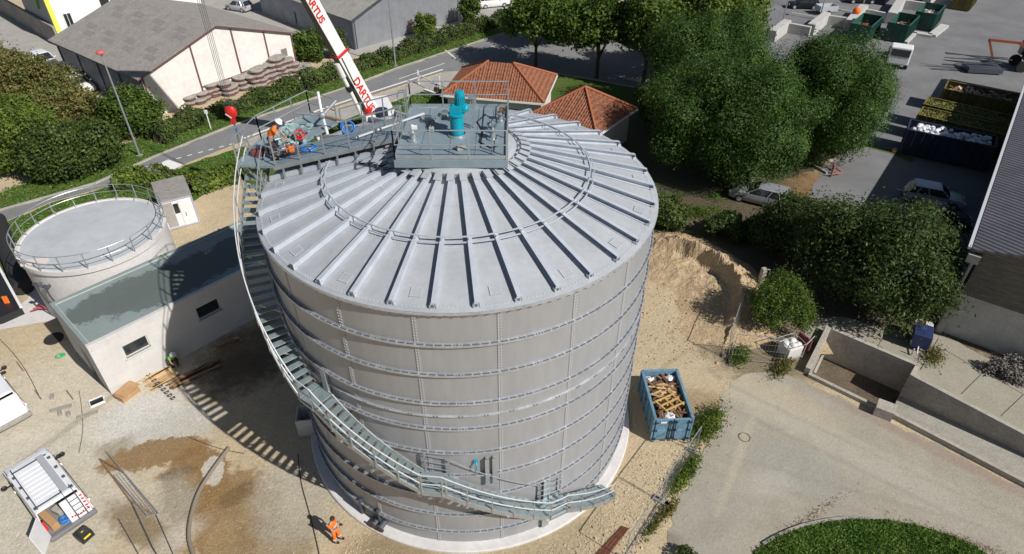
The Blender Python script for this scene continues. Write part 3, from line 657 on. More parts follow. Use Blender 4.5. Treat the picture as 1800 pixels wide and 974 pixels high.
def band(z, thin=False):
    b = MB(); w1 = .085 if thin else .13; h = .045 if thin else .085
    b.lathe([(R+.005, z+h/2+.03), (R+.03, z+h/2+.03), (R+.035, z+h/2-.01), (R+w1, z+h/2-.015), (R+w1, z-h/2), (R+w1-.02, z-h/2-.02), (R+.02, z-h/2)], 144)
    b.m = 1
    for k in range(18):
        for g0 in (range(9) if not thin else (1, 4, 7)):
            if g0 == 4 and not thin: offs = (0.0, .75, 1.0, 1.8)
            else: offs = tuple(i*.34 for i in range(6)) if not thin else (0, 1.)
            for o_ in offs:
                a = R_(PH0+20*k+(g0*2.2+o_*.85/1+.3)); b.box((math.cos(a)*(R+.085), math.sin(a)*(R+.085), z+h/2-.004), (.045, .036, .03), a)
    b.build('stiffener_band', [M['band'], M['bolt']], tank, smooth=False)
for z in (1.0, 2.25, 3.55, 4.9, 6.25, 7.6, 8.95, 10.35, 11.7): band(z)
band(8.27, True)
# roof
ZR = lambda r: 13.15+(R+.05-r)*.276
b = MB(); b.lathe([(R+.06, 13.02), (R+.14, 13.03), (R+.14, 13.10), (R+.06, 13.12)], 144); b.lathe([(R-.02, 12.9), (R+.05, 12.9), (R+.05, 13.12)], 144)
b.m = 1
for k in range(144): a = 2*PI*k/144; b.box((math.cos(a)*(R+.10), math.sin(a)*(R+.10), 13.0), (.04, .07, .06), a)
b.build('eaves_ring', [M['band'], M['bolt']], tank)
b = MB(); b.lathe([(R+.12, ZR(R+.12)), (5.3, ZR(5.3)), (3.5, ZR(3.5)), (2.0, ZR(2.0)), (.2, ZR(.2))], 144)
b.m = 1
for r, n in ((R-.08, 360), (5.28, 300), (3.45, 240)):
    for k in range(n):
        a = 2*PI*k/n
        if min(abs(math.degrees(a)-142.4+360*q) % 10 for q in (0, 1)) < .5: continue
        b.box((math.cos(a)*r, math.sin(a)*r, ZR(r)+.012), (.028, .028, .024), a)
b.m = 2
for r in (5.28, 3.45, R-.08): b.lathe([(r-.07, ZR(r-.07)+.006), (r+.07, ZR(r+.07)+.006)], 144)
rf = b.build('roof', [M['roof'], M['boltl'], M['roof']], tank)
RPH = math.degrees(-2.48601)
for k in range(36):                                                     # hollow ribs, heel brackets at the eaves
    a = R_(RPH+10*k); ca, sa = math.cos(a), math.sin(a); b = MB()
    p = lambda r, y, dz: (ca*r-sa*y, sa*r+ca*y, ZR(r)+dz)
    hh = .21; r0, r1 = 2.3, R-.02; t_ = .012
    for (ya, yb, za, zb) in ((.06, .06+t_, .015, hh), (-.07, .06+t_, hh, hh+t_), (-.09, .06, .012, .012+t_)):   # web, top flange, foot
        vs = [p(rr_, y, z) for rr_ in (r1, r0) for y, z in ((ya, za), (yb, za), (yb, zb), (ya, zb))]
        b.add(vs, [(0, 1, 2, 3), (4, 7, 6, 5), (0, 4, 5, 1), (1, 5, 6, 2), (2, 6, 7, 3), (3, 7, 4, 0)])
    b.box(p(r1-.02, -.02, .11), (.015, .15, .19), a)
    b.m = 1; b.box(p(r1-.005, -.02, .10), (.02, .08, .10), a)
    b.m = 0
    for y in (-.12, .095): b.box(p(r1-.06, y, .06), (.14, .02, .11), a)
    b.build('roof_rib', [M['rib'], M['bolt']], tank)
for k in range(18):                                                     # bolted square covers near the eaves on every second bay
    a = R_(RPH+10*(2*k)+5); c = Vector((math.cos(a)*7.12, math.sin(a)*7.12, ZR(7.12))); b = MB()
    tilt = Matrix.Rotation(a, 3, 'Z') @ Matrix.Rotation(math.atan(.276), 3, 'Y')
    b.box(c+Vector((0, 0, .015)), (.36, .36, .015), rot=tilt); b.m = 1
    for i in range(6):
        for s in (-1, 1):
            for q in ((i/5-.5)*.34, s*.165), (s*.165, (i/5-.5)*.34): b.box(c+tilt @ Vector((q[0], q[1], .03)), (.025, .025, .02), rot=tilt)
    b.build('roof_cover', [M['roof'], M['boltl']], rf)
b = MB(); rr = 5.13; zz = ZR(rr)+.265
pts = [(math.cos(2*PI*i/144)*rr, math.sin(2*PI*i/144)*rr) for i in range(144)]
b.lathe([(rr-.025, zz-.035), (rr-.025, zz+.0), (rr+.025, zz+.0), (rr+.025, zz-.035), (rr-.025, zz-.035)], 144)
rr2 = rr+.15; b.lathe([(rr2-.02, zz-.17), (rr2-.02, zz-.13), (rr2+.02, zz-.13), (rr2+.02, zz-.17), (rr2-.02, zz-.17)], 144)
for k in range(36):
    a = R_(RPH+10*k); b.box((math.cos(a)*(rr+.05), math.sin(a)*(rr+.05), zz-.06), (.2, .08, .05), a)
b.build('roof_ring_girder', M['rib'], tank)
b = MB(); b.lathe([(2.2, ZR(2.2)), (2.25, ZR(2.25)+.22), (2.1, ZR(2.1)+.25), (1.2, ZR(1.2)+.2)], 72)
for k in range(36):
    a = R_(RPH+10*k); b.box((math.cos(a)*2.62, math.sin(a)*2.42, ZR(2.4)+.24), (.4, .26, .02), rot=Matrix.Rotation(a, 3, 'Z') @ Matrix.Rotation(math.atan(.276), 3, 'Y'))
b.build('crown_ring', M['roof'], tank)
# pipe risers, manhole and sampling valve on the shell
for th, z0, z1 in ((-81.5, 4.35, 5.9), (-79.5, 4.35, 5.9), (-63.8, .25, 3.5), (-62.6, .25, 3.5), (-128.5, 4.9, 8.9), (-127.7, 4.9, 8.9)):
    a = R_(th); b = MB(); b.box((math.cos(a)*(R+.09), math.sin(a)*(R+.09), (z0+z1)/2), (.14, .10, z1-z0), a)
    b.box((math.cos(a)*(R+.165), math.sin(a)*(R+.165), (z0+z1)/2), (.02, .16, z1-z0), a); b.build('shell_channel', M['galv'], tank)
a = R_(-84.5); c = Vector((math.cos(a), math.sin(a), 0))
b = MB(); b.box(c*(R+.05)+Vector((0, 0, 5.72)), (.1, .14, .1), a); b.cyl(c*(R+.06)+Vector((0, 0, 5.70)), c*(R+.2)+Vector((0, 0, 5.62)), .035, 8); b.cyl(c*(R+.2)+Vector((0, 0, 5.65)), c*(R+.2)+Vector((0, 0, 5.35)), .03, 8); b.build('sampling_valve', M['cyan'], tank)
a = R_(-121.5); c = Vector((math.cos(a), math.sin(a), 0)); tn = Vector((-c.y, c.x, 0))
b = MB(); b.box(c*(R+.04)+Vector((0, 0, .95)), (.08, 1.0, .1), a)
for s in (-1, 1): b.box(c*(R+.07)+tn*s*.5+Vector((0, 0, .75)), (.16, .1, 1.0), a)
b.box(c*(R+.02)+Vector((0, 0, .65)), (.05, .9, .9), a); b.build('manhole_frame', M['dkgalv'], tank)
for th in (-119.0, -116.5):
    a = R_(th); c = Vector((math.cos(a), math.sin(a), 0)); b = MB(); b.cyl(c*R+Vector((0, 0, .38)), c*(R+.42)+Vector((0, 0, .38)), .13, 12); b.cyl(c*(R+.36)+Vector((0, 0, .38)), c*(R+.42)+Vector((0, 0, .38)), .22, 14)
    b.m = 1; b.cyl(c*(R+.43)+Vector((0, 0, .38)), c*(R+.45)+Vector((0, 0, .38)), .10, 12); b.build('pipe_stub', [M['dkgalv'], M['rust']], tank)

# ---- helical stair
stair = empty('helical_staircase', (6.42, -5.02, 0), 0, 'galvanised staircase winding around the outside of the big grey tank', 'staircase')
NODES = [(-38, .05), (-60, 2.25), (-65, 2.25), (-93, 5.05), (-98, 5.05), (-126, 7.85), (-131, 7.85), (-187.5, 13.75)]
def zs(th):
    for (a, z0), (c, z1) in zip(NODES[:-1], NODES[1:]):
        if a >= th >= c: return z0+(z1-z0)*(a-th)/(a-c)
    return NODES[-1][1]
RI, RO = R+.16, R+1.0
def P3(r, th, z): a = R_(th); return Vector((r*math.cos(a), r*math.sin(a), z))
ts = [-38-i*.75 for i in range(int((187.5-38)/.75)+1)]
for nm, r in (('inner_stringer', RI), ('outer_stringer', RO)):
    b = MB(); vs = []; fs = []
    for th in ts:
        z = zs(th); vs += [P3(r-.02, th, z-.16), P3(r-.02, th, z+.09), P3(r+.02, th, z+.09), P3(r+.02, th, z-.16)]
    for i in range(len(ts)-1):
        for j in range(4): fs.append((4*i+j, 4*i+(j+1) % 4, 4*i+4+(j+1) % 4, 4*i+4+j))
    b.add(vs, fs); b.build(nm, M['galv'], stair, world=True)
th = -39.
ntr = 0
flights = [(-38, -60), (-65, -93), (-98, -126), (-131, -187.5)]
def arc_plate(b, r0, r1, t0, t1, z, th_, n=3):
    vs = []
    for i in range(n+1):
        t = t0+(t1-t0)*i/n
        for (r, dz) in ((r0, 0), (r1, 0), (r1, -th_), (r0, -th_)): vs.append(P3(r, t, z+dz))
    fs = [(4*i+j, 4*i+(j+1) % 4, 4*i+4+(j+1) % 4, 4*i+4+j) for i in range(n) for j in range(4)]+[(0, 1, 2, 3), tuple(4*n+j for j in range(4))]
    b.add(vs, fs)
for f0, f1 in flights:
    n = round((f0-f1)/1.98)
    for i in range(n):
        t0 = f0+(f1-f0)*i/n; t1 = f0+(f1-f0)*(i+1)/n; b = MB(); arc_plate(b, RI+.02, RO-.02, t0+.12, t0+(t1-t0)*.86, zs((t0+t1)/2)+.02, .035, 1)
        b.build('tread', M['tread'], stair, world=True)
for t0, t1 in ((-60, -65), (-93, -98), (-126, -131)):
    b = MB(); arc_plate(b, RI, RO+.05, t0, t1, zs(t0)+.03, .04, 4); b.build('landing', M['tread'], stair, world=True)
for t_ in range(-44, -187, -11):
    b = MB(); z = zs(t_)-.16; b.beam(P3(R, t_, z), P3(RO+.05, t_, z), .07, .07); b.beam(P3(R+.02, t_, z-.75), P3(RO-.1, t_, z), .05, .05); b.build('bracket', M['galv'], stair, world=True)
def rail(b, r, t0, t1, hs=(1.08, .58), step=.75, rad=.024):
    n = max(2, int(abs(t1-t0)/step))
    for h in hs: b.tube([P3(r, t0+(t1-t0)*i/n, zs(t0+(t1-t0)*i/n)+h) for i in range(n+1)], rad, 6)
b = MB()
for f0, f1 in ((-40, -60), (-60, -65), (-65, -93), (-93, -98), (-98, -126), (-126, -131), (-131, -187)): rail(b, RO+.03, f0, f1)
b.build('handrail', M['boltl'], stair, smooth=True, world=True)
for t_ in [-40, -45, -50, -55, -60, -65, -70, -75.5, -81, -87, -93, -98, -103.5, -109, -115, -120.5, -126, -131, -137, -143, -149, -155, -161, -167, -173, -180, -187]:
    b = MB(); b.beam(P3(RO+.03, t_, zs(t_)-.1), P3(RO+.03, t_, zs(t_)+1.08), .045, .045); b.build('baluster', M['galv'], stair, world=True)
for t0, t1 in ((-58.5, -65.5), (-92, -98.5)):
    b = MB()
    for t_ in (t0, t1): b.beam(P3(RI, t_, zs(t_)), P3(RI, t_, zs(t_)+1.15), .06, .06); b.beam(P3(RO, t_, zs(t_)), P3(RO, t_, zs(t_)+1.15), .06, .06)
    for h in (.4, .75, 1.1): b.tube([P3(RO, t0, zs(t0)+h), P3(RO, t1, zs(t1)+h)], .022, 6); b.tube([P3(RI+.03, t0, zs(t0)+h), P3(RI+.03, t1, zs(t1)+h)], .018, 6)
    b.build('landing_guard', M['galv'], stair, world=True)
b = MB()
rail(b, RI+.02, -65.5, -92, (1.08,), rad=.02); b.build('inner_handrail', M['galv'], stair, world=True); b = MB(); rail(b, RI+.02, -174, -187)
for t_ in (-174, -180, -187): b.beam(P3(RI+.02, t_, zs(t_)), P3(RI+.02, t_, zs(t_)+1.08), .04, .04)
b.build('inner_handrail', M['galv'], stair, world=True)

# ---- roof platform
PZ = 15.32; X0, X1, Y0, Y1 = -2.1, 1.88, -1.95, 2.65
plat = empty('roof_platform', (0, 0, PZ), 0, 'square blue-grey steel platform with railings on top of the big tank roof', 'platform')
b = MB(); b.box(((X0+X1)/2, (Y0+Y1)/2, PZ-.03), (X1-X0, Y1-Y0, .06)); b.build('deck', M['deck'], plat, world=True)
b = MB()
for y in (Y0, Y1): b.box(((X0+X1)/2, y, PZ-.17), (X1-X0+.08, .08, .30))
for x in (X0, X1): b.box((x, (Y0+Y1)/2, PZ-.17), (.08, Y1-Y0-.08, .30))
for x in (X0+.4, -.4, .9, X1-.4):
    for y in (Y0+.1, Y1-.1): b.box((x, y, (ZR(math.hypot(x, y))+PZ-.3)/2+.05), (.12, .12, max(.2, PZ-.3-ZR(math.hypot(x, y)))))
b.build('edge_beam', M['deck'], plat, world=True)
b = MB()
for x in (-1.25, -.2, .75, 1.35): b.box((x, (Y0+Y1)/2, PZ+.012), (.03, Y1-Y0-.2, .014))
b.build('deck_joint', M['galv'], plat, world=True)
def railing(pl, z0, closed=False, posts=1.35, h=1.1, mids=(.55,), parent=None, name='railing', m=None, kick=True, zfn=None):
    b = MB(); pl = [Vector((p[0], p[1], p[2] if len(p) > 2 else z0)) for p in pl]
    seg = list(zip(pl[:-1], pl[1:])) + ([(pl[-1], pl[0])] if closed else [])
    for p, q in seg:
        L = (q-p).length; n = max(1, round(L/posts))
        for i in range(n+1): c = p.lerp(q, i/n); b.beam(c-Vector((0, 0, .12)), c+Vector((0, 0, h)), .045, .045)
        for hh in (h,)+tuple(mids): b.tube([p+Vector((0, 0, hh)), q+Vector((0, 0, hh))], .024, 6)
        if kick: b.beam(p+Vector((0, 0, .08)), q+Vector((0, 0, .08)), .012, .14)
    return b.build(name, m or M['galv'], parent, world=True)
railing([(X0, .2), (X0, Y0), (X1, Y0)], PZ, parent=plat); railing([(X1+.03, Y0+.2), (X1+.03, Y1), (X0, Y1), (X0, 1.75)], PZ, parent=plat)
b = MB()
for (x, y, dx) in ((X0, .2, -1), (X0, 1.75, -1)): b.tube([(x, y, PZ+1.1), (x-.28, y, PZ+1.06), (x-.36, y, PZ+.85), (x-.28, y, PZ+.58), (x, y, PZ+.55)], .022, 6)
b.build('rail_end_loop', M['galv'], plat, world=True)
# platform equipment
mx = empty('mixer_drive', (0, 0, PZ), 0, 'bright cyan upright mixer drive standing in the middle of the roof platform', 'motor')
b = MB(); b.lathe([(.001, .0), (.36, 0), (.36, .05), (.30, .06), (.30, .10)], 28); b.build('base_flange', M['galv'], mx)
b = MB(); b.lathe([(.26, .08), (.25, 1.02), (.31, 1.03), (.31, 1.10), (.001, 1.10)], 28); b.build('housing', M['cyan'], mx, smooth=True).scale = (1, 1, .82)
b = MB(); b.box((-.03, .05, 1.27), (.42, .36, .34)); b.box((.2, .12, 1.28), (.34, .34, .30)); b.ball((.3, .12, 1.28), .19, 12); b.cyl((-.12, .0, 1.4), (-.12, 0, 1.52), .05, 10); b.build('gearbox', M['cyan'], mx, bevel=.02).scale = (1, 1, .82)
mo = MB(); mo.lathe([(.001, 1.4), (.17, 1.4), (.17, 1.85), (.175, 1.86), (.175, 2.02), (.12, 2.06), (.001, 2.06)], 20, (.14, .16, 0))
for i in range(16): a = 2*PI*i/16; mo.box((.14+.18*math.cos(a), .16+.18*math.sin(a), 1.64), (.03, .015, .38), a)
mo.build('motor', M['cyan'], mx).scale = (1, 1, .82)
def fitting(x, y, h, label, top=M['galv'], name='pipe_fitting'):
    t = empty(name, (x, y, PZ+.003), 0, label, 'pipe fitting'); b = MB(); b.lathe([(.001, 0), (.22, 0), (.22, .05), (.12, .06), (.10, h*.5), (.17, h*.52), (.17, h*.6), (.001, h*.6)], 18); b.build('flange', M['galv'], t, smooth=True)
    b = MB(); b.cyl((0, 0, h*.6), (0, 0, h), .05, 10); b.box((.08, 0, h*.85), (.2, .12, .12)); b.build('valve_head', top, t); return t
fitting(-1.62, -.45, .62, 'orange-topped white valve at the front left corner of the roof platform', M['white'])
fitting(1.35, -.30, .70, 'silver pipe valve at the front right of the roof platform')
fitting(1.25, .45, .45, 'silver pipe valve behind another at the right side of the roof platform')
fitting(1.62, 1.35, .55, 'valve with a brass head at the back right of the roof platform', mat('brass', (.45, .22, .07), .4, .6))
def hatch(x, y, r, label):
    t = empty('round_hatch', (x, y, PZ+.003), 0, label, 'hatch'); b = MB(); b.lathe([(.001, .12), (r, .12), (r, .05), (r+.06, .05), (r+.06, 0)], 22); b.build('cover', M['galv'], t, smooth=True)
    b = MB(); b.tube([(-r*.5, 0, .12), (-r*.4, 0, .2), (r*.4, 0, .2), (r*.5, 0, .12)], .02, 6)
    for i in range(10): a = 2*PI*i/10; b.box((math.cos(a)*(r+.03), math.sin(a)*(r+.03), .07), (.04, .04, .04), a)
    b.build('handle', M['dkgalv'], t)
hatch(-1.25, 1.35, .26, 'low round steel hatch at the back left of the roof platform'); hatch(-.62, 1.85, .2, 'small round hatch behind the cyan mixer drive')
b = MB()
for i, (x, y) in enumerate(((.48, .62), (.62, .66), (.55, .82))): b.beam((x, y, PZ+.01), (x+.03, y+.02, PZ+1.25), .04, .04)
b.box((.55, .7, PZ+1.25), (.3, .3, .06)); tag(b.build('instrument_stand', M['galv']), 'slim grey three-legged stand just right of the cyan mixer drive', 'stand')
b = MB(); b.tube([(1.0+.0, 1.9, PZ+.02), (.7, 1.2, PZ+.02), (.95, .3, PZ+.02), (.85, -.6, PZ+.02), (1.3, -1.1, PZ+.02), (1.55, -.9, PZ+.02)], .03, 6)
tag(b.build('black_hose', M['rubber']), 'black hose lying on the right half of the roof platform', 'hose')

# ---- walkway from the stairhead to the platform
wk = empty('roof_walkway', (-7.4, .6, 13.8), 0, 'blue-grey steel walkway with railings rising from the stairhead to the roof platform', 'walkway')
A0, A1 = Vector((-7.35, .12, 13.95)), Vector((X0-.05, -.25+.3, PZ-.02)); B0, B1 = Vector((-7.0, 1.75, 13.95)), Vector((X0-.05, 1.6, PZ-.02))
b = MB(); n = 10
for i in range(n):
    p, q = A0.lerp(A1, i/n), A0.lerp(A1, (i+.93)/n); r_, s_ = B0.lerp(B1, i/n), B0.lerp(B1, (i+.93)/n); dz = Vector((0, 0, -.04))
    b.add([p, q, s_, r_, p+dz, q+dz, s_+dz, r_+dz], [(0, 1, 2, 3), (4, 7, 6, 5), (0, 4, 5, 1), (1, 5, 6, 2), (2, 6, 7, 3), (3, 7, 4, 0)])
b.build('deck', M['deck'], wk, world=True)
b = MB()
for a, c in ((A0, A1), (B0, B1)): b.beam(a+Vector((0, 0, -.12)), c+Vector((0, 0, -.12)), .06, .16)
for i in range(7):
    t = (i+.5)/7
    for a, c in ((A0, A1), (B0, B1)):
        p = a.lerp(c, t); b.beam(p+Vector((0, 0, -.2)), Vector((p.x, p.y, ZR(math.hypot(p.x, p.y))+.1)), .06, .06)
b.build('stringer', M['galv'], wk, world=True)
railing([tuple(A0.lerp(A1, .02)), tuple(A1)], 0, parent=wk, posts=1.05, kick=False); railing([tuple(B0.lerp(B1, .45)), tuple(B1)], 0, parent=wk, posts=1.05)
# wide stairhead landing
LZ = 13.95
ld = empty('stairhead_landing', (-8, 1.4, LZ), 0, 'railed steel landing at the top of the winding stairs where a worker stands', 'landing')
poly = [(-8.75, .2), (-7.35, .1), (-6.95, 1.75), (-5.7, 4.2), (-7.1, 5.1), (-8.5, 2.4)]
b = MB(); b.prism([Vector((*p, 0)) for p in poly], LZ-.1, LZ-.004); b.build('deck', M['deck'], ld, world=True)
railing([(-8.75, .2), (-8.5, 2.4), (-7.1, 5.1), (-5.7, 4.2)], LZ, parent=ld, posts=1.2); 
for x, y in ((-8.6, .4), (-8.35, 2.3), (-7.0, 4.8)): b = MB(); r_ = math.hypot(x, y); k = (R)/r_; b.beam((x, y, LZ-.1), (x*k, y*k, LZ-1.6), .08, .08); b.build('support_bracket', M['galv'], ld, world=True)
# material lying on the landing and walkway
def loop(name, c, r, m, label, cat='hose', n=3, tilt=0., rt=.03):
    b = MB()
    for k in range(n):
        rr = r*(1-.12*k); off = (random.uniform(-.05, .05), random.uniform(-.05, .05)); b.tube([(c[0]+off[0]+rr*math.cos(2*PI*i/20), c[1]+off[1]+rr*math.sin(2*PI*i/20)*math.cos(tilt), c[2]+.03+.05*k+rr*math.sin(2*PI*i/20)*math.sin(tilt)+rr*math.sin(tilt)) for i in range(20)], rt, 6, closed=True)
    return tag(b.build(name, m, smooth=True), label, cat)
M['wrap'] = mat('pale_green_wrap', (.34, .44, .44), .3, 0, (.20, .30, .30), scale=4, island=.4)
def bundle(c, sx, sy, h, n, m, label, name='wrapped_bundle', rz=0):
    b = MB(); cr_, sr = math.cos(rz), math.sin(rz)
    for i in range(n):
        x, y = random.uniform(-sx, sx), random.uniform(-sy, sy); rot = Matrix.Rotation(random.uniform(0, PI), 3, 'Z') @ Matrix.Rotation(random.uniform(-.5, .5), 3, 'X')
        b.box((c[0]+x*cr_-y*sr, c[1]+x*sr+y*cr_, c[2]+.06+random.random()*h), (random.uniform(.15, .55), random.uniform(.1, .3), random.uniform(.04, .14)), rot=rot)
    return tag(b.build(name, m), label, 'bundle')
g = G(510, 250, LZ); bundle((-7.2, 2.6, LZ), .6, .9, .3, 40, M['wrap'], 'heap of pale green wrapped bundles on the stairhead landing behind the worker')
g = G(500, 270, LZ); bundle((g.x, g.y, LZ+.02), .5, .25, .2, 16, M['galv'], 'small pile of metal offcuts beside the worker on the roof walkway', 'metal_offcuts')
loop('blue_hose_coil', (*G(612, 238, 14.6)[:2], 14.65), .26, M['blue'], 'coil of bright blue hose hung on the walkway railing', tilt=1.2)
g = G(528, 248, 14.2); loop('red_hose_coil', (g.x, g.y, 14.3), .2, M['red'], 'small red coil lying on the walkway railing', tilt=.6)
g = G(540, 262, 14.3); loop('blue_rope', (g.x, g.y, 14.3), .3, M['blue'], 'tangle of blue rope along the walkway next to the red coil', 'rope', 2)
b = MB(); b.tube([(*G(625, 243, 14.9)[:2], 14.9), (*G(745, 202, 15.5)[:2], 15.55)], .05, 8); tag(b.build('scaffold_tube', M['boltl']), 'long pale tube leaning across the roof walkway', 'pipe')
for i, (x, y, r_, lab) in enumerate(((672, 300, .28, 'black cable loop on the roof sheets left of the platform'), (655, 292, .2, 'smaller black cable loop at the foot of the walkway'), (735, 297, .25, 'black cable coil at the front left foot of the platform'), (640, 285, .24, 'black cable loop closest to the worker on the roof'))):
    g = G(x, y, ZR(3.4)+.2); loop('cable_coil', (g.x, g.y, ZR(math.hypot(g.x, g.y))+.22), r_, M['rubber'], lab, 'cable', 2, -.27, .018)
# white three-armed lifting frame standing by the walkway
mb = G(573, 229, 13.95); t = empty('lifting_frame', (mb.x, mb.y, 13.7), 0, 'pale steel mast with three splayed arms beside the roof walkway', 'frame')
b = MB(); c0 = Vector((mb.x, mb.y, 13.75)); hub = c0+Vector((-.08, 0, .85)); b.cyl(c0, hub, .07, 8); b.build('mast', M['white'], t, world=True)
for e, m_ in (((-.15, .5, .85), M['white']), ((.55, .55, .45), M['galv']), ((1.1, -.1, -.25), M['woodd']), ((-1.1, 0, .1), M['galv'])):
    b = MB(); b.cyl(hub, hub+Vector(e), .055, 8); b.build('arm', m_, t, world=True)
b = MB(); b.ball(hub, .16, 10); b.build('hub', M['galv'], t, world=True)

# ================================================================== CRANE
crn = empty('mobile_crane', (-10, 30.5, 0), 0, 'white mobile crane behind the big tank, its telescopic boom raised out of the picture', 'crane')
F = Vector((-10.0, 30.5, 3.0))
fx, fu = (161-900)/CF, (487+682)/CF
D = Vector((fx, math.cos(CP)+fu*math.sin(CP), -math.sin(CP)+fu*math.cos(CP)))
T = Vector(CAM)+D*31; U = (T-F).normalized(); Sd = Vector((U.y*-1, U.x, 0)).normalized()*-1
if Sd.x < 0: Sd = -Sd
Tn = Sd.cross(U).normalized()
if Tn.z < 0: Tn = -Tn
rotB = Matrix((U, Sd, Tn)).transposed()
def seg(b, s0, s1, wS, hT, off=0): b.box(F+U*(s0+s1)/2+Tn*off, (s1-s0, wS, hT), rot=rotB)
Lb = (T-F).length
b = MB(); seg(b, -.8, 6.3, .86, 1.04); b.m = 1; b.box(F+U*2.75-Tn*.53, (7.1, .82, .03), rot=rotB); b.build('boom_base_section', [M['white'], mat('boom_underside_shade', (.13, .10, .09), .6)], crn, world=True, bevel=.06)  # white boom, its unlit underside painted in as a dark brown plate
b = MB(); seg(b, 6.3, 6.5, 1.02, 1.2); b.build('boom_collar', M['red'], crn, world=True, bevel=.03)
b = MB(); seg(b, 6.5, 15.2, .78, .96); b.m = 1; b.box(F+U*10.9-Tn*.49, (8.6, .74, .03), rot=rotB); b.build('boom_section', [M['white'], bpy.data.materials['boom_underside_shade']], crn, world=True, bevel=.06)
b = MB(); seg(b, 15.2, 15.4, .95, 1.12); b.build('boom_collar', M['red'], crn, world=True, bevel=.03)
b = MB(); seg(b, 15.4, 24, .7, .88); b.build('boom_section', M['white'], crn, world=True, bevel=.05)
b = MB(); seg(b, 24, Lb, .62, .8); b.build('boom_section', M['white'], crn, world=True, bevel=.05)
b = MB(); b.cyl(T-Sd*.45, T+Sd*.45, .35, 14); b.build('boom_head', M['red'], crn, world=True)
b = MB(); b.cyl(F+U*.6-Tn*1.0, F+U*5.2-Tn*.72, .17, 12); b.m = 1; b.cyl(F+U*4.6-Tn*.72, F+U*5.9-Tn*.6, .28, 12); b.m = 2; b.cyl(F+U*3.3+Sd*.1-Tn*.85, F+U*3.7+Sd*.1-Tn*.85, .27, 12)
b.build('lift_cylinder', [M['white'], M['white'], M['black']], crn, world=True, smooth=True)
tm = Matrix(( -U, Tn, Sd)).transposed().to_4x4()
for (s_, sz, off, dt) in ((2.3, .92, .445, -.12), (10.75, .74, .405, -.16)):
    mt = Matrix.Translation(F+U*s_+Sd*off+Tn*dt) @ tm @ Matrix.Scale(.98, 4, (1, 0, 0)); text('DARTUS', sz, 'lettering', M['red'], crn, mt, .012, .022)
b = MB(); b.beam(F+U*6.2+Sd*.445+Tn*-.25, F+U*3.6+Sd*.445+Tn*-.4, .03, .1); b.build('boom_cable_guide', M['black'], crn, world=True)
b = MB(); b.cyl(F+Vector((0, 0, -1.6)), F+Vector((0, 0, -.9)), 1.2, 20); b.box(F+Vector((.2, .9, -.3)), (2.6, 4.2, 1.3), .35); b.build('turntable', M['white'], crn, world=True, bevel=.05)
b = MB(); b.cyl(F+Vector((.95, -.9, -.7)), F+Vector((.95, -.9, .75)), .55, 16); b.m = 1; b.cyl(F+Vector((-.15, -1.0, -.6)), F+Vector((-.15, -1.0, .9)), .28, 14); b.build('winch_drum', [M['navy'], M['red']], crn, world=True)
b = MB(); b.box((-9.6, 30.2, 1.05), (10.5, 2.5, .7), .42); b.box((-5.4, 32.1, 1.9), (2.2, 2.4, 1.3), .42); b.build('chassis', M['white'], crn, world=True, bevel=.08)
u4 = Vector((math.cos(.42), math.sin(.42), 0)); n4 = Vector((-u4.y, u4.x, 0))
for x in (-4, -2.4, 1.6, 3.2):
    for s in (-1, 1):
        c = Vector((-9.6, 30.2, .55))+u4*x+n4*s*1.15; b = MB(); b.cyl(c-n4*.18, c+n4*.18, .55, 18); b.build('wheel', M['rubber'], crn, world=True)
# ropes + hook
hk = Vector((T.x, T.y, 0)); 
# hook height: where the rope passes beside the tank in the photo
def z_at(px, py, x, y):
    a, c = -3., 40.
    best = min((abs((G(px, py, z)-Vector((x, y, z))).length), z) for z in [i*.1 for i in range(10, 250)]); return best[1]
HZ = z_at(409, 210, T.x, T.y)
b = MB()
for dx in (-.28, -.1, .1, .28): b.cyl((T.x+dx*.9, T.y+.1, T.z), (hk.x+dx*.6, hk.y, HZ+.9), .016, 5)
b.build('hoist_rope', M['dkgalv'], crn, world=True)
t = empty('crane_hook', (hk.x, hk.y, HZ), 0, 'red crane hook block hanging left of the tank with slings below', 'hook')
b = MB(); b.lathe([(.001, .85), (.25, .83), (.42, .6), (.42, .25), (.25, .0), (.001, -.02)], 14); b.v = [(v[0], v[1]*.6, v[2]) for v in b.v]; b.box((0, 0, -.2), (.28, .26, .5)); b.build('hook_block', M['red'], t, smooth=True)
b = MB(); b.box((-.12, -.27, .25), (.5, .02, .07), rot=Matrix.Rotation(.7, 3, 'Y')); b.build('white_mark', M['white'], t)
b = MB(); b.tube([(0, 0, -.4), (0, 0, -.55), (.12, 0, -.68), (.1, 0, -.85), (-.06, 0, -.88), (-.13, 0, -.78)], .05, 8); b.build('hook', M['blue'], t, smooth=True)
for dx, dy in ((-.1, 0), (.1, .1), (1.2, .2)):
    b = MB(); b.tube([(0, 0, -.8), (dx*.7, dy, -2.6), (dx, dy, -4.6)], .02, 5); b.build('sling', M['dkgalv'], t)

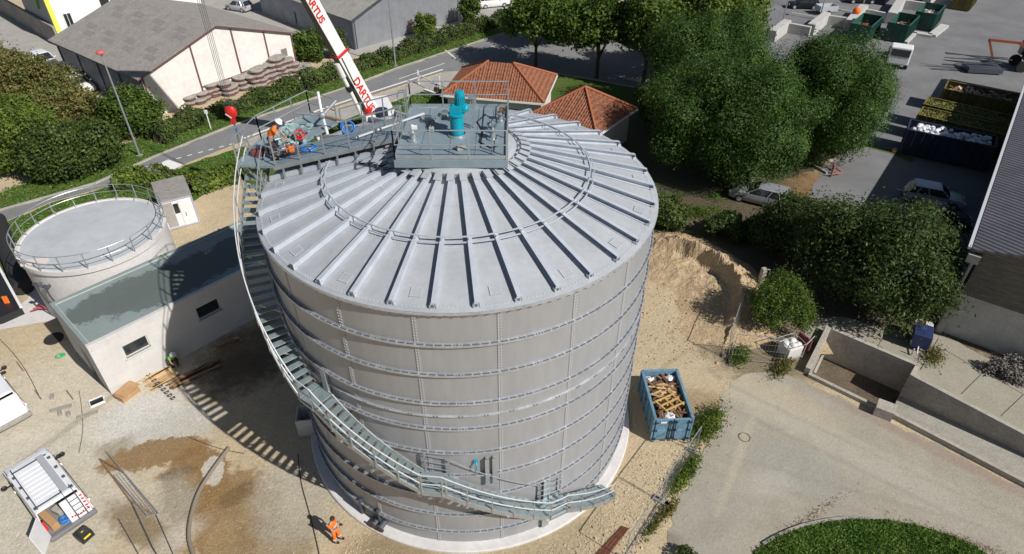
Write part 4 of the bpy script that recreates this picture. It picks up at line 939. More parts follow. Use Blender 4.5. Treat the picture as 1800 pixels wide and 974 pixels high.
# ================================================================== SMALL TANK, LOW BUILDING, CABIN
c = Vector((-23.6, 10.4, 0)); r = 4.0; H2 = 4.0
st = empty('small_tank', c, 0, 'low round pale concrete tank with a flat grey roof and a railing around its rim', 'tank')
b = MB(); b.lathe([(r, 0), (r, H2-.3)], 96); b.build('wall', M['concl'], st, smooth=True)
b = MB(); b.lathe([(r+.01, H2-.3), (r+.13, H2-.3), (r+.13, H2-.02), (r-.05, H2), (r-.12, H2-.06)], 96); b.build('rim', M['concl'], st, smooth=True)
M['trf'] = mat('grey_membrane', (.47, .49, .51), .6, 0, (.40, .42, .44), scale=.4, fine=(1.5, .07)); b = MB(); b.lathe([(r-.1, H2-.06), (.01, H2+.06)], 96); b.build('roof', M['trf'], st, smooth=True)
b = MB(); n = 72
ring = lambda h, rr: [(rr*math.cos(2*PI*i/n), rr*math.sin(2*PI*i/n), h) for i in range(n)]
b.tube(ring(H2+1.0, r+.1), .025, 6, closed=True); b.tube(ring(H2+.52, r+.1), .02, 6, closed=True)
for k in range(20): a = 2*PI*k/20+.1; x, y = math.cos(a)*(r+.1), math.sin(a)*(r+.1); b.beam((x, y, H2-.15), (x, y, H2+1.0), .045, .045); b.beam((x*.93, y*.93, H2+.04), (x, y, H2+.3), .035)
b.build('railing', M['galv'], st)
b = MB(); b.box((-1.7, -3.2, H2+.03), (1.3, .5, .12), .2); b.build('pale_pad', mat('pinkish_pad', (.62, .55, .53), .8), st)
for px, py, hh in ((212, 505, 2.6), (258, 545, 2.0)):
    pass
for an in (-112, -103):
    a = R_(an); b = MB(); o_ = Vector((math.cos(a), math.sin(a), 0)); b.cyl(o_*(r+.02)+Vector((0, 0, 2.9)), o_*(r+.3)+Vector((0, 0, 2.9)), .09, 10); b.tube([o_*(r+.3)+Vector((0, 0, 3.1)), o_*(r+.32)+Vector((0, 0, 2.4)), o_*(r+.1)+Vector((.1, 0, .3))], .045, 8); b.box(o_*(r+.34)+Vector((0, 0, 3.05)), (.2, .2, .12), a); b.build('outlet_pipe', M['dkgalv'], st)
# low building
u = Vector((.667, .745, 0)).normalized(); nn = Vector((-u.y, u.x, 0)); P0 = Vector((-19.15, .71, 0)); Lb_, Wb, Hb = 15.5, 5.0, 3.5; ab = math.atan2(u.y, u.x)
lb = empty('low_building', P0, ab, 'low pale rendered building with a flat green-grey felt roof between the two tanks', 'building')
M['render'] = mat('low_building_render', (.60, .585, .565), .9, 0, (.52, .505, .49), scale=.5, fine=(4, .06))
def wall_holes(parent, p, q, z0, z1, holes, m, thick=.22, name='wall'):
    """wall from p to q with rectangular openings (s0, s1, z0, z1)"""
    b = MB(); p, q = Vector(p), Vector(q); d = (q-p); L = d.length; d /= L; a = math.atan2(d.y, d.x)
    xs = sorted({0, L, *[h[0] for h in holes], *[h[1] for h in holes]}); zsn = sorted({z0, z1, *[h[2] for h in holes], *[h[3] for h in holes]})
    for i in range(len(xs)-1):
        for j in range(len(zsn)-1):
            xm, zm = (xs[i]+xs[i+1])/2, (zsn[j]+zsn[j+1])/2
            if any(h[0] < xm < h[1] and h[2] < zm < h[3] for h in holes): continue
            b.box(p+d*xm+Vector((0, 0, zm)), (xs[i+1]-xs[i], thick, zsn[j+1]-zsn[j]), a)
    return b.build(name, m, parent)
Wn = [(1.35, 2.65, 1.75, 2.55), (5.4, 6.75, 1.75, 2.6), (10.2, 11.5, 1.75, 2.55)]
wall_holes(lb, (0, .11, 0), (Lb_, .11, 0), 0, Hb-.02, Wn, M['render']); wall_holes(lb, (0, Wb-.11, 0), (Lb_, Wb-.11, 0), 0, Hb-.02, [], M['render'])
wall_holes(lb, (.11, .22, 0), (.11, Wb-.22, 0), 0, Hb-.02, [(1.3, 2.3, .0, 2.1)], M['render']); wall_holes(lb, (Lb_-.11, .22, 0), (Lb_-.11, Wb-.22, 0), 0, Hb-.02, [], M['render'])
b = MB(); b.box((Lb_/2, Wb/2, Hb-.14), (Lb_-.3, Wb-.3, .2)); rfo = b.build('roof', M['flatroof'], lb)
for v in rfo.data.vertices: pass
me = rfo.data; mw = xf(lb)
for v in me.vertices: v.co = mw @ v.co
rfo.parent = None; tmp = rfo; rfo.parent = lb; rfo.matrix_parent_inverse = mw.inverted()
b = MB()
b.box((Lb_/2, Wb-.09, Hb-.0), (Lb_+.02, .2, .1)); b.box((.09, Wb/2, Hb-.0), (.2, Wb-.38, .1)); b.box((Lb_-.09, Wb/2, Hb), (.2, Wb-.38, .1))
M['felt'] = mat('felt_edge', (.24, .29, .285), .8, 0, (.20, .25, .245), scale=2); 
for k in range(9): b.box((1+k*1.7, Wb-.09, Hb+.056), (.02, .21, .01))
cp = b.build('coping', M['felt'], lb)
b = MB(); b.box((Lb_/2, -.008, Hb-.2), (Lb_, .03, .38)); b.box((Lb_/2, .085, Hb+.003), (Lb_+.02, .21, .1)); b.build('fascia', M['concl'], lb)
for s0, s1, z0, z1 in Wn:
    b = MB(); b.box(((s0+s1)/2, -.02, z0-.03), (s1-s0+.16, .16, .06)); b.m = 1
    for (x, z, dx, dz) in (((s0+s1)/2, z0+.03, s1-s0, .05), ((s0+s1)/2, z1-.03, s1-s0, .05), (s0+.03, (z0+z1)/2, .05, z1-z0), (s1-.03, (z0+z1)/2, .05, z1-z0)): b.box((x, .1, z), (dx, .06, dz))
    wdo = b.build('window', [M['render'], M['concl']], lb); b = MB(); b.box(((s0+s1)/2, .14, (z0+z1)/2), (s1-s0, .02, z1-z0)); b.build('pane', M['glass'], wdo)
b = MB(); b.box((.14, 2.02, 1.05), (.05, 1.0, 2.1)); b.build('door', M['maroon'], lb)
# site cabin
cp_ = [Vector((-24.35, 19.13, 0)), Vector((-22.54, 20.33, 0)), Vector((-20.97, 17.64, 0)), Vector((-22.76, 16.55, 0))]
cc = sum(cp_, Vector())/4; ux = (cp_[2]-cp_[3]); aw = math.atan2(ux.y, ux.x); Wc, Dc, Hc = 2.1, 3.05, 2.45
cab = empty('site_cabin', cc, aw, 'small white portable site cabin with a grey roof on the gravel behind the low building', 'cabin')
b = MB(); b.box((0, 0, 1.25), (Wc-.04, Dc-.04, 2.3)); b.build('wall', M['white'], cab)
b = MB(); b.box((0, 0, Hc), (Wc+.14, Dc+.14, .1)); b.build('roof', M['fib'], cab)
b = MB()
for x in (-1, 1):
    for y in (-1, 1): b.box((x*(Wc/2), y*(Dc/2), 1.2), (.09, .09, 2.35))
b.box((0, -Dc/2-.02, Hc-.12), (Wc, .05, .14)); b.box((0, -Dc/2, .1), (Wc, .05, .12)); b.build('frame', mat('lilac_grey_frame', (.42, .42, .52), .5), cab)
b = MB(); b.box((.5, -Dc/2-.01, 1.15), (.8, .04, 2.0)); b.m = 1; b.box((.38, -Dc/2-.04, 1.0), (.04, .04, .3)); b.build('door', [M['white'], M['dkgalv']], cab)
b = MB(); b.box((-.1, -Dc/2-.02, 1.6), (.32, .04, .75)); b.build('window', M['glass'], cab)
b = MB(); b.box((-.62, -Dc/2-.03, 1.2), (.62, .03, 1.9)); b.build('shutter', M['pave'], cab)
# compressor + hose reel + person behind the building
cmp_c = G(408, 385, 0); t = empty('compressor', (-16.4, 15.4, 0), .7, 'white and dark towed compressor partly hidden behind the spiral stairs', 'compressor')
b = MB(); b.box((0, 0, 1.25), (1.7, 1.0, .5)); b.build('canopy', M['white'], t, bevel=.08)
b = MB(); b.box((0, 0, .7), (1.8, 1.05, .6)); b.beam((.9, 0, .5), (2.0, 0, .4), .08); b.build('body', M['navy'], t, bevel=.05)
for s in (-1, 1): b = MB(); b.cyl((-.1, s*.55, .3), (-.1, s*.68, .3), .3, 16); b.build('wheel', M['rubber'], t)
t = empty('water_tank', (-15.0, 18.0, 0), .5, 'white topped box stack behind the compressor near the hedge', 'box')
b = MB(); b.box((0, 0, .55), (1.1, 1.0, 1.1)); b.build('cage', M['navy'], t, bevel=.03)
b = MB(); b.box((0, 0, 1.2), (1.0, .9, .18)); b.build('lid', M['white'], t, bevel=.05)
pc = G(386, 392, 0)
person((-17.9, 14.1, 0), .4, 'person in a dark maroon jacket standing on the gravel behind the low building', M['maroon'], mat('grey_mauve_trousers', (.22, .17, .2), .9), pose(elr=(.2, -.24, 1.18), wrr=(.36, -.12, 1.15), head=(.08, 0, 1.63)), sleeves=True)

# ================================================================== WORKERS
person((-5.45, -7.56, 0), R_(-10), 'worker in full orange high-visibility clothing standing at the foot of the big tank', M['orange'], M['orange'],
       pose(head=(.09, 0, 1.64), neck=(.03, 0, 1.5), ell=(.1, .25, 1.14), wrl=(.34, .1, 1.2), elr=(.1, -.25, 1.14), wrr=(.34, -.1, 1.2), anl=(.12, .1, .09), knl=(.1, .1, .5), face=(.85, 0, -.35)), bands=M['boltl'])
b = MB(); b.box((-5.07, -7.6, 1.27), (.14, .08, .02), .2); tag(b.build('phone', M['black']), 'dark phone held by the worker on the ground', 'phone')
person((-7.42, .72, LZ), R_(5), 'worker in orange vest and white helmet leaning over on top of the big tank', M['orange'], M['navycloth'],
       pose(pelvis=(-.05, 0, .93), chest=(.2, 0, 1.27), neck=(.3, 0, 1.41), head=(.42, 0, 1.54), shl=(.22, .19, 1.35), shr=(.22, -.19, 1.35), ell=(.34, .24, 1.08), elr=(.36, -.22, 1.08), wrl=(.52, .15, .88), wrr=(.54, -.1, .88), face=(.8, 0, -.6)), hat=M['white'])
g = Vector((-6.72, .62, LZ)); t = empty('orange_saw', (g.x, g.y, g.z+.35), .2, 'orange power saw held in front of the worker on the roof', 'saw')
b = MB(); b.box((0, 0, .15), (.32, .22, .24)); b.build('housing', M['orange'], t, bevel=.03); b = MB(); b.cyl((.2, .02, .08), (.2, .05, .08), .16, 18); b.build('blade', M['dkgalv'], t); b = MB(); b.tube([(-.1, 0, .27), (-.16, 0, .4), (.05, 0, .42), (.1, 0, .28)], .02, 6); b.build('handle', M['black'], t)
b = MB()
b.box((-8.15, 1.1, LZ+.12), (.7, .3, .24), .3); tag(b.build('tool_bag', M['maroon'], bevel=.05), 'dark maroon tool bag on the landing just left of the worker', 'bag')
gp = G(318, 655, 0)
person((-16.75, 2.95, 0), R_(-40), 'crouching worker in a lime green shirt and white helmet beside the boards', M['lime'], M['navycloth'],
       pose(pelvis=(-.15, 0, .42), chest=(.18, 0, .78), neck=(.28, 0, .93), head=(.38, 0, 1.06), shl=(.2, .19, .86), shr=(.2, -.19, .86), ell=(.35, .24, .6), elr=(.35, -.24, .6), wrl=(.55, .12, .42), wrr=(.55, -.12, .42),
            hipl=(-.1, .11, .4), hipr=(-.1, -.11, .4), knl=(.3, .16, .5), knr=(.28, -.16, .48), anl=(.02, .14, .09), anr=(0, -.14, .09), face=(.8, 0, -.6)), hat=M['white'])
# timber, boards and odds around him
def planks(c, rz, n, L, m, label, cat='planks', name='timber_stack', spread=.5, layers=2):
    b = MB()
    for k in range(n):
        a = rz+random.gauss(0, .05); off = Vector((-math.sin(rz), math.cos(rz), 0))*random.uniform(-spread, spread); lay = k % layers
        b.box(Vector(c)+off+Vector((0, 0, .04+lay*.05)), (L*random.uniform(.7, 1.05), .11, .03), a)
    return tag(b.build(name, m), label, cat)
planks(tuple(G(345, 662)), R_(42), 10, 2.9, M['woodd'], 'stack of long scaffold boards on the ground beside the crouching worker', spread=.3, layers=4)
planks(tuple(G(285, 668)), R_(48), 12, 1.7, M['wood'], 'loose pile of pale timber battens at the foot of the low building', spread=.55)
planks(tuple(G(262, 660)), ab, 3, 2.6, M['wood'], 'two long pale boards along the wall of the low building', spread=.12)
planks(tuple(G(400, 610)), ab, 6, 1.6, M['wood'], 'yellowish boards leaning at the wall in the tank shadow', spread=.2)
b = MB()
for k in range(9): p = G(262+k*5.5, 663+k*5.2); b.tube([(p.x+.1*math.cos(a), p.y+.1*math.sin(a), .1+.04*math.sin(a*2)) for a in [i*.9 for i in range(7)]], .03, 5)
tag(b.build('corrugated_hose', M['dkgalv']), 'coiled corrugated hose at the foot of the low building', 'hose')
g = G(226, 697); t = empty('plywood_crate', (g.x, g.y, 0), R_(62), 'square tan plywood crate lid on the ground at the corner of the low building', 'crate')
b = MB(); b.box((0, 0, .16), (1.0, .72, .30)); b.build('box', M['ply'], t); b = MB(); b.box((.1, .06, .345), (1.02, .74, .03), .12); b.build('lid', M['ply'], t)
g = G(172, 710); t = empty('shallow_tray', (g.x, g.y, 0), R_(38), 'shallow black tray with a pale frame on the ground left of the crate', 'tray')
b = MB()
for s in (-1, 1): b.box((s*.33, 0, .06), (.04, .5, .12)); b.box((0, s*.25, .06), (.7, .04, .12))
b.build('frame', M['white'], t); b = MB(); b.box((0, 0, .03), (.62, .46, .03)); b.build('base', M['black'], t)
for px, py, rz, lab in ((93, 702, 1.2, 'single grey concrete block lying nearest the parked vans'), (107, 731, 1.0, 'left one of two grey blocks lying side by side'), (122, 732, 1.0, 'right one of two grey blocks lying side by side')):
    g = G(px, py); b = MB(); b.box((0, 0, .07), (.34, .16, .14)); o = b.build('concrete_block', M['concd'], bevel=.015); o.location = g; o.rotation_euler = (0, 0, -rz); tag(o, lab, 'block', 'grey blocks near the vans')
for px, py, L, a, lab in ((108, 722, 1.0, 25, 'long grey kerb stone above the two blocks'), (155, 733, .95, 28, 'short dark board lying right of the two blocks')):
    g = G(px, py); b = MB(); b.box((0, 0, .05), (L, .2, .1)); o = b.build('kerb_stone', M['concd'], bevel=.01); o.location = g; o.rotation_euler = (0, 0, R_(a)); tag(o, lab, 'stone')
for k, (x, y, lab) in enumerate(((30, 640, 'thin batten lying nearest the left edge of the yard'), (62, 690, 'thin batten lying just left of the grey block'), (118, 690, 'thin batten lying right of the single grey block'))):
    g = G(x, y); g2 = G(x+12, y+16); b = MB(); b.beam(g+Vector((0, 0, .03)), g2+Vector((0, 0, .03)), .05); tag(b.build('batten', M['woodd']), lab, 'batten')
# green reel, drum, pipes at the left
g = G(106, 630); t = empty('green_hose_reel', (g.x, g.y, 0), .4, 'small bright green tool lying on the gravel left of the low building', 'tool')
b = MB(); b.tube([(.2*math.cos(a), .16*math.sin(a), .05) for a in [i*PI/6 for i in range(12)]], .04, 6, closed=True); b.build('ring', mat('green_plastic', (.02, .35, .15), .5), t); b = MB(); b.box((.18, 0, .08), (.2, .14, .12)); b.build('handle', bpy.data.materials['green_plastic'], t, bevel=.02)
g = G(96, 600); b = MB(); b.lathe([(.001, .02), (.5, .02), (.52, .1), (.5, .12), (.45, .05), (.001, .05)], 24); o = b.build('dark_basin', M['rubber'], smooth=True); o.location = g; tag(o, 'round dark basin on the ground in the shade of the low building', 'basin')
b = MB()
for k, (dx, dy) in enumerate(((-.9, .4), (-.95, .15), (-1.0, -.1))): g = G(82, 545, .3); b.tube([(g.x, g.y, .3), (g.x+dx*.5, g.y+dy*.5, .34), (g.x+dx, g.y+dy, .12)], .045, 8)
tag(b.build('red_pipes', mat('faded_red_pipe', (.5, .10, .11), .5), smooth=True), 'three faded red conduits sticking out at the corner of the low building', 'pipes')
g = G(17, 548); t = empty('orange_barrier_post', (g.x, g.y, 0), 0, 'orange and red folded barrier post standing by the black wall at the left edge', 'barrier')
b = MB(); b.cyl((0, 0, 0), (-.05, .1, .95), .08, 10); b.cyl((.16, .02, 0), (.1, .12, .95), .08, 10); b.build('post', M['orange'], t); b = MB(); b.cyl((.02, .0, 0), (0, .05, .4), .1, 10); b.cyl((.18, .02, 0), (.16, .06, .4), .1, 10); b.build('base', M['red'], t)
# black covered basin at the left edge
P = [G(-70, 545, 0), G(-10, 470, 0), G(35, 530, 0), G(-20, 600, 0)]
t = empty('black_sided_basin', G(0, 520), 0, 'black lined basin with a white edge strip at the left border beside the small tank', 'basin')
e0, e1 = G(-12, 455, .5), G(38, 545, .5); b = MB(); b.prism([e0.to_2d(), e1.to_2d(), G(0, 562, .5).to_2d(), G(-60, 575, .5).to_2d(), G(-90, 480, .5).to_2d()], 0, .5); b.build('liner', M['black'], t, world=True)
b = MB(); b.beam(e0+Vector((0, 0, .05)), e1+Vector((0, 0, .05)), .14, .1); b.build('edge_strip', M['white'], t, world=True)
g = G(48, 520); b = MB(); b.tube([(G(0, 400).x, G(0, 400).y, .5), (G(20, 455).x, G(20, 455).y, .5), (g.x, g.y, .5)], .55, 18); b.build('black_pipe', M['rubber'], t, world=True, smooth=True)

# ================================================================== VANS IN THE FOREGROUND
def van_big(loc, rz, label, detail):
    """x = forward; origin on the ground at the middle of the rear bumper"""
    t = empty('work_van', loc, rz, label, 'van'); t.scale = (1.1, 1.06, 1.05); L, W, H = 4.35, 1.78, 1.92; P = M['whitev']
    hw = W/2
    for s in (-1, 1):                                                       # sides with tumblehome, wheel arches left open below
        b = MB(); pts = [(.06, .35), (.06, 1.0), (.1, H-.12), (.3, H-.02), (2.75, H-.02), (3.05, H-.1), (3.55, 1.15), (3.9, 1.0), (4.28, .9), (4.35, .6), (4.3, .35)]
        k = lambda z: hw-(max(0, z-.95)*.13)
        vs = [(x, s*k(z), z) for x, z in pts]+[(x, s*(k(z)-.05), z) for x, z in pts]; n = len(pts)
        b.add(vs, [tuple(range(n)), tuple(range(n, 2*n))[::-1]]+[(i, (i+1) % n, n+(i+1) % n, n+i) for i in range(n)]); b.build('side_panel', P, t, bevel=.02)
        b = MB(); b.box((2.2, s*(hw+.01), .62), (3.3, .03, .1)); b.build('rubbing_strip', M['black'], t)
        b = MB(); b.add([(2.15, s*(k(1.1)+.006), 1.1), (2.95, s*(k(1.1)+.006), 1.1), (2.75, s*(k(1.7)+.006), 1.7), (2.15, s*(k(1.7)+.006), 1.7)], [(0, 1, 2, 3)]); b.build('side_window', M['glass'], t)
        for x in (.78, 3.45):
            b = MB(); b.cyl((x, s*(hw-.16), .32), (x, s*(hw+.03), .32), .32, 20); wo = b.build('wheel', M['rubber'], t, smooth=True); b = MB(); b.cyl((x, s*(hw-.05), .32), (x, s*(hw+.045), .32), .2, 14); b.build('rim', M['silver'], wo)
        b = MB(); b.beam((3.05, s*(hw-.05), 1.12), (3.02, s*(hw+.22), 1.16), .05); b.ball((3.02, s*(hw+.24), 1.2), .12, 10, (.5, 1, 1.1)); b.build('mirror', M['black'], t, smooth=True)
        b = MB(); b.box((4.22, s*.66, .85), (.2, .32, .2)); b.build('headlight', M['boltl'], t, bevel=.04)
        b = MB(); b.box((.04, s*(hw-.12), 1.15), (.08, .13, .55)); b.build('tail_light', M['red'], t, bevel=.02)
    b = MB(); ky = hw-.125
    b.add([(.12, -ky, H-.04), (2.8, -ky, H-.04), (2.8, ky, H-.04), (.12, ky, H-.04), (.2, -ky+.14, H+.02), (2.75, -ky+.14, H+.02), (2.75, ky-.14, H+.02), (.2, ky-.14, H+.02), (3.08, -ky+.08, H-.08), (3.08, ky-.08, H-.08)],
          [(4, 5, 6, 7), (0, 1, 5, 4), (1, 2, 6, 5), (2, 3, 7, 6), (3, 0, 4, 7), (1, 8, 9, 2)])
    if detail:
        for k in range(9): b.box((.42+k*.25, 0, H+.03), (.05, 1.08, .03))
    b.build('roof', P, t, bevel=.03)
    b = MB(); b.add([(3.08, -ky+.06, H-.1), (3.08, ky-.06, H-.1), (3.58, hw-.1, 1.14), (3.58, -hw+.1, 1.14)], [(0, 1, 2, 3)]); b.build('windscreen', M['glass'], t)
    b = MB(); b.add([(3.56, -hw+.06, 1.15), (3.56, hw-.06, 1.15), (4.28, hw-.12, .9), (4.28, -hw+.12, .9), (4.35, hw-.12, .6), (4.35, -hw+.12, .6), (4.3, hw-.1, .3), (4.3, -hw+.1, .3)], [(0, 1, 2, 3), (3, 2, 4, 5), (5, 4, 6, 7)]); b.build('bonnet', P, t)
    b = MB(); b.box((2.0, 0, .38), (4.1, W-.14, .1)); b.m = 1; b.box((1.95, 0, 1.1), (.04, W-.2, 1.4)); b.build('cargo_floor', [mat('van_floor', (.22, .21, .2), .8), M['pave']], t)
    b = MB(); b.box((-.06, 0, .42), (.22, W+.02, .22)); b.build('rear_bumper', M['concd'] if not detail else mat('grey_bumper', (.16, .16, .165), .6), t, bevel=.05)
    def door(s, open_):
        b = MB(); hwd = hw-.08; b.box((0, s*hwd/2, 1.18), (.05, hwd, 1.3)); b.m = 1
        None
        if detail:
            b.m = 2
            for i in range(7): b.box((-.032, s*(.12+.1*i), .72+.03*abs(3-i)), (.012, .06, .1))
            for i in range(5): b.box((-.032, s*(hwd-.08), .75+.22*i), (.012, .10, .08), rot=Matrix.Rotation(.6, 3, 'X'))
        return b
    for s in (-1, 1):
        b = door(s, False)
        if detail and s > 0:                                                # this leaf stands open
            hx, hy = 0., hw-.08; A = R_(128)
            nv = []
            for v in b.v:
                dx, dy = v[0]-hx, v[1]-hy; nv.append((hx+dx*math.cos(-A)-dy*math.sin(-A), hy+dx*math.sin(-A)+dy*math.cos(-A), v[2]))
            b.v = nv
        b.build('rear_door', [P, M['glass'], M['red']], t)
    return t
pR = (G(95, 948, .4)+G(160, 908, .4))/2; hd_ = (G(45, 810, 1.9)-G(103, 887, 1.9)); az = math.atan2(hd_.y, hd_.x)
V1 = (G(103, 887, 1.9)); hdv = Vector((math.cos(az), math.sin(az), 0))
loc1 = Vector((V1.x, V1.y, 0))-hdv*.12
van1 = van_big(loc1, az, 'white van with a ribbed roof rack and one rear door standing open', True)
t = van1
b = MB()
for s in (-1, 1):
    b.beam((.15, s*.62, 2.05), (2.85, s*.62, 2.05), .035) if s > 0 else None
    for x in (.3, 1.0, 1.7, 2.4): b.box((x, s*.66, 2.0), (.06, .12, .1))
for x in (.25, 2.6): b.box((x, 0, 2.06), (.05, 1.3, .03))
b.build('roof_rack', M['dkgalv'], t)
b = MB(); b.box((1.45, -.42, 2.09), (2.5, .24, .03)); b.build('rack_board', mat('grey_board', (.36, .38, .40), .6), t)
b = MB()
for y in (-.62, -.28): b.tube([(.35, y, 2.1), (-.08, y, 1.95), (-.13, y, .6)], .018, 6)
for z in (.8, 1.1, 1.4, 1.7): b.beam((-.12, -.62, z), (-.12, -.28, z), .02)
b.build('rear_ladder', M['dkgalv'], t)
tw = lambda p: xf(van1) @ Vector(p)
def loose(nm, c, d, m, lab, cat, rz=0, bev=.02):
    b = MB(); b.box((0, 0, 0), d); o = b.build(nm, m, bevel=bev); o.location = tw(c); o.rotation_euler = (0, 0, az+rz); return tag(o, lab, cat)
loose('plywood_sheet', (.75, .55, .62), (1.25, .3, .35), M['ply'], 'brown boards stacked inside the open van', 'boards', .1)
loose('grey_tool_case', (.9, .1, .6), (.5, .35, .3), M['pave'], 'grey tool case inside the open van', 'case', .3)
g = tw((.3, .12, .5)); loop('blue_cable_coil', g, .22, M['blue'], 'coil of blue hose just inside the open van door', n=4)
g = tw((-.62, -.08, 0)); t = empty('tool_box', g, az+.2, 'black tool box with a yellow handle on the ground behind the open van', 'toolbox')
b = MB(); b.box((0, 0, .2), (.5, .55, .38)); b.box((0, 0, .41), (.44, .5, .05)); b.build('case', M['black'], t, bevel=.04); b = MB(); b.box((-.24, 0, .28), (.06, .3, .1)); b.box((.0, 0, .44), (.05, .1, .02)); b.build('handle', M['yellow'], t, bevel=.01)
g2 = (G(0, 740, 1.8)+G(45, 720, 1.8))/2; V2 = G(-6, 712, 1.85)
van2 = van_big(Vector((V2.x, V2.y, 0))-hdv*.1, az, 'plain white van cut off by the left edge with closed rear doors', False)
# steel lattice frame lying in the yard, hoses
M['wire'] = mat('fence_wire', (.30, .31, .33), .5, .4)
t = empty('fence_panel', G(225, 880), 0, 'grey steel fence panel with a dark brace lying across the yard near the vans', 'fence panel', None)
a0, a1, a2, a3 = G(190, 803)+Vector((0, 0, .05)), G(285, 910)+Vector((0, 0, .9)), G(270, 915)+Vector((0, 0, .05)), G(205, 840)+Vector((0, 0, .05))
b = MB(); b.cyl(G(178, 812)+Vector((0, 0, .1)), G(222, 838)+Vector((0, 0, .2)), .035, 6); b.cyl(G(178, 812)+Vector((0, 0, .1)), G(232, 885)+Vector((0, 0, .08)), .035, 6); b.cyl(G(232, 885)+Vector((0, 0, .08)), G(272, 908)+Vector((0, 0, .1)), .035, 6); b.build('brace', M['woodd'], t, world=True)
b = MB(); A, Bq, Cq, Dq = G(190, 800), G(282, 908), G(262, 912), G(203, 842)
up = Vector((0, 0, .12))
for p, q in ((A, Bq), (Bq, Cq), (Cq, Dq), (Dq, G(222, 832))): b.cyl(p+up, q+up, .028, 6)
for i in range(1, 18): b.cyl(G(222, 832).lerp(Bq, i/18)+up, Dq.lerp(Cq, i/18)+up, .008, 4)
for i in range(1, 4): b.cyl(G(222, 832).lerp(Dq, i/4)+up, Bq.lerp(Cq, i/4)+up, .008, 4)
b.build('mesh', M['wire'], t, world=True)
b = MB(); b.tube([G(232, 885)+Vector((0, 0, .04)), G(270, 965)+Vector((0, 0, .04)), G(285, 990)+Vector((0, 0, .04))], .03, 6); b.tube([G(276, 908)+Vector((0, 0, .04)), G(310, 985)+Vector((0, 0, .04))], .02, 6); b.tube([G(210, 915)+Vector((0, 0, .04)), G(250, 985)+Vector((0, 0, .04))], .02, 6)
tag(b.build('dark_rods', M['dkgalv']), 'dark rods running from the lying fence panel to the bottom of the yard', 'rods')
def hose(px, r, m, lab, z=.03, nm='hose'):
    pts = [Vector(G(x, y))+Vector((0, 0, z)) for x, y in px]
    for _ in range(2):
        o = [pts[0]]
        for p, q in zip(pts[:-1], pts[1:]): o += [p.lerp(q, .25), p.lerp(q, .75)]
        pts = o+[pts[-1]]
    b = MB(); b.tube(pts, r, 8); return tag(b.build(nm, m, smooth=True), lab, 'hose')
hose([(405, 790), (375, 830), (350, 870), (338, 910), (333, 950), (345, 985)], .09, mat('grey_brown_hose', (.21, .18, .14), .8), 'thick grey hose curving across the muddy yard to the bottom edge', .08)
hose([(525, 800), (530, 850), (545, 900), (560, 960), (566, 990)], .02, M['rubber'], 'thin black cable running past the worker on the ground')
hose([(140, 690), (145, 720), (148, 760), (140, 800)], .012, M['rubber'], 'very thin dark wire wandering over the yard gravel', .02)
hose([(0, 600), (25, 625), (50, 660), (70, 700)], .015, M['rubber'], 'thin dark wire from the left edge across the yard', .02)
hose([(330, 770), (380, 790), (430, 800)], .015, M['rubber'], 'short dark wire at the edge of the stair shadow', .02)
# blue-grey box behind the stairs
g = G(548, 752); t = empty('grey_bin', (g.x, g.y, 0), .15, 'pale blue-grey square bin standing in the shadow behind the stairs', 'bin')
b = MB()
for s in (-1, 1): b.box((s*.5, 0, .55), (.06, .96, 1.1)); b.box((0, s*.5, .55), (1.06, .06, 1.1))
b.build('wall', M['concl'], t); b = MB(); b.box((0, 0, .08), (.94, .94, .06)); b.build('floor', M['concd'], t)

# ================================================================== BLUE SKIP, FENCES, RODS
def wood_fill(t, hl, hw, z, m):
    heap(t, hl, hw, z*.72, M['woodd'], 30, .2, 'waste_bed')
    b = MB()
    for k in range(210):
        x, y = random.uniform(-hl*.9, hl*.95), random.uniform(-hw*.8, hw*.8)
        rot = Matrix.Rotation(random.uniform(0, PI), 3, 'Z') @ Matrix.Rotation(random.gauss(0, .3), 3, 'Y')
        b.box((x, y, z*random.uniform(.62, 1.05)), (random.uniform(.25, 1.0), random.uniform(.06, .14), .03), rot=rot)
    b.build('broken_planks', M['woodd'], t)
    b = MB()
    for k in range(60):
        x, y = random.uniform(-hl*.5, hl*.6), random.uniform(-hw*.7, hw*.7)
        b.box((x, y, z*random.uniform(.8, 1.1)), (random.uniform(.3, .9), .09, .03), rot=Matrix.Rotation(random.uniform(-.5, .5)+PI/2, 3, 'Z') @ Matrix.Rotation(random.gauss(0, .2), 3, 'Y'))
    b.build('pale_planks', M['wood'], t)
    b = MB(); pz = z+.28
    tl = Matrix.Rotation(.45, 3, 'Z') @ Matrix.Rotation(.16, 3, 'Y'); pc = Vector((-hl*.42, .02, pz))
    for s in (-.42, -.02, .36): b.box(pc+tl @ Vector((s, 0, .07)), (.09, 1.15, .025), rot=tl)
    for s in (-.5, 0, .5): b.box(pc+tl @ Vector((0, s, 0)), (.95, .07, .08), rot=tl)
    b.build('pallet', mat('yellow_timber', (.62, .42, .16), .8, 0, (.5, .32, .1), scale=4), t)
    pbm = mat('white_plastic_bags', (.66, .66, .70), .4); b = MB()
    for (x, y, s) in ((-hl*.82, .1, .24), (hl*.85, .55, .2), (hl*.88, -.55, .2)):
        k0 = len(b.v); b = MB(); b.ball((x, y, z*.98), s, 8, (1, 1.2, .6))
        for i in range(len(b.v)): v = b.v[i]; b.v[i] = (v[0]+random.gauss(0, .03), v[1]+random.gauss(0, .03), v[2]+random.gauss(0, .03))
        b.build('plastic_bag', pbm, t)
nl, nr = G(1146, 774), G(1208, 772); fl = G(1126, 700)
sk_w = 1.85; ldir = (Vector((8.72, .62, 0))-Vector((8.85, -2.35, 0))).normalized(); cen = (nl+nr)/2+Vector((ldir.x*1.55, ldir.y*1.55, 0))
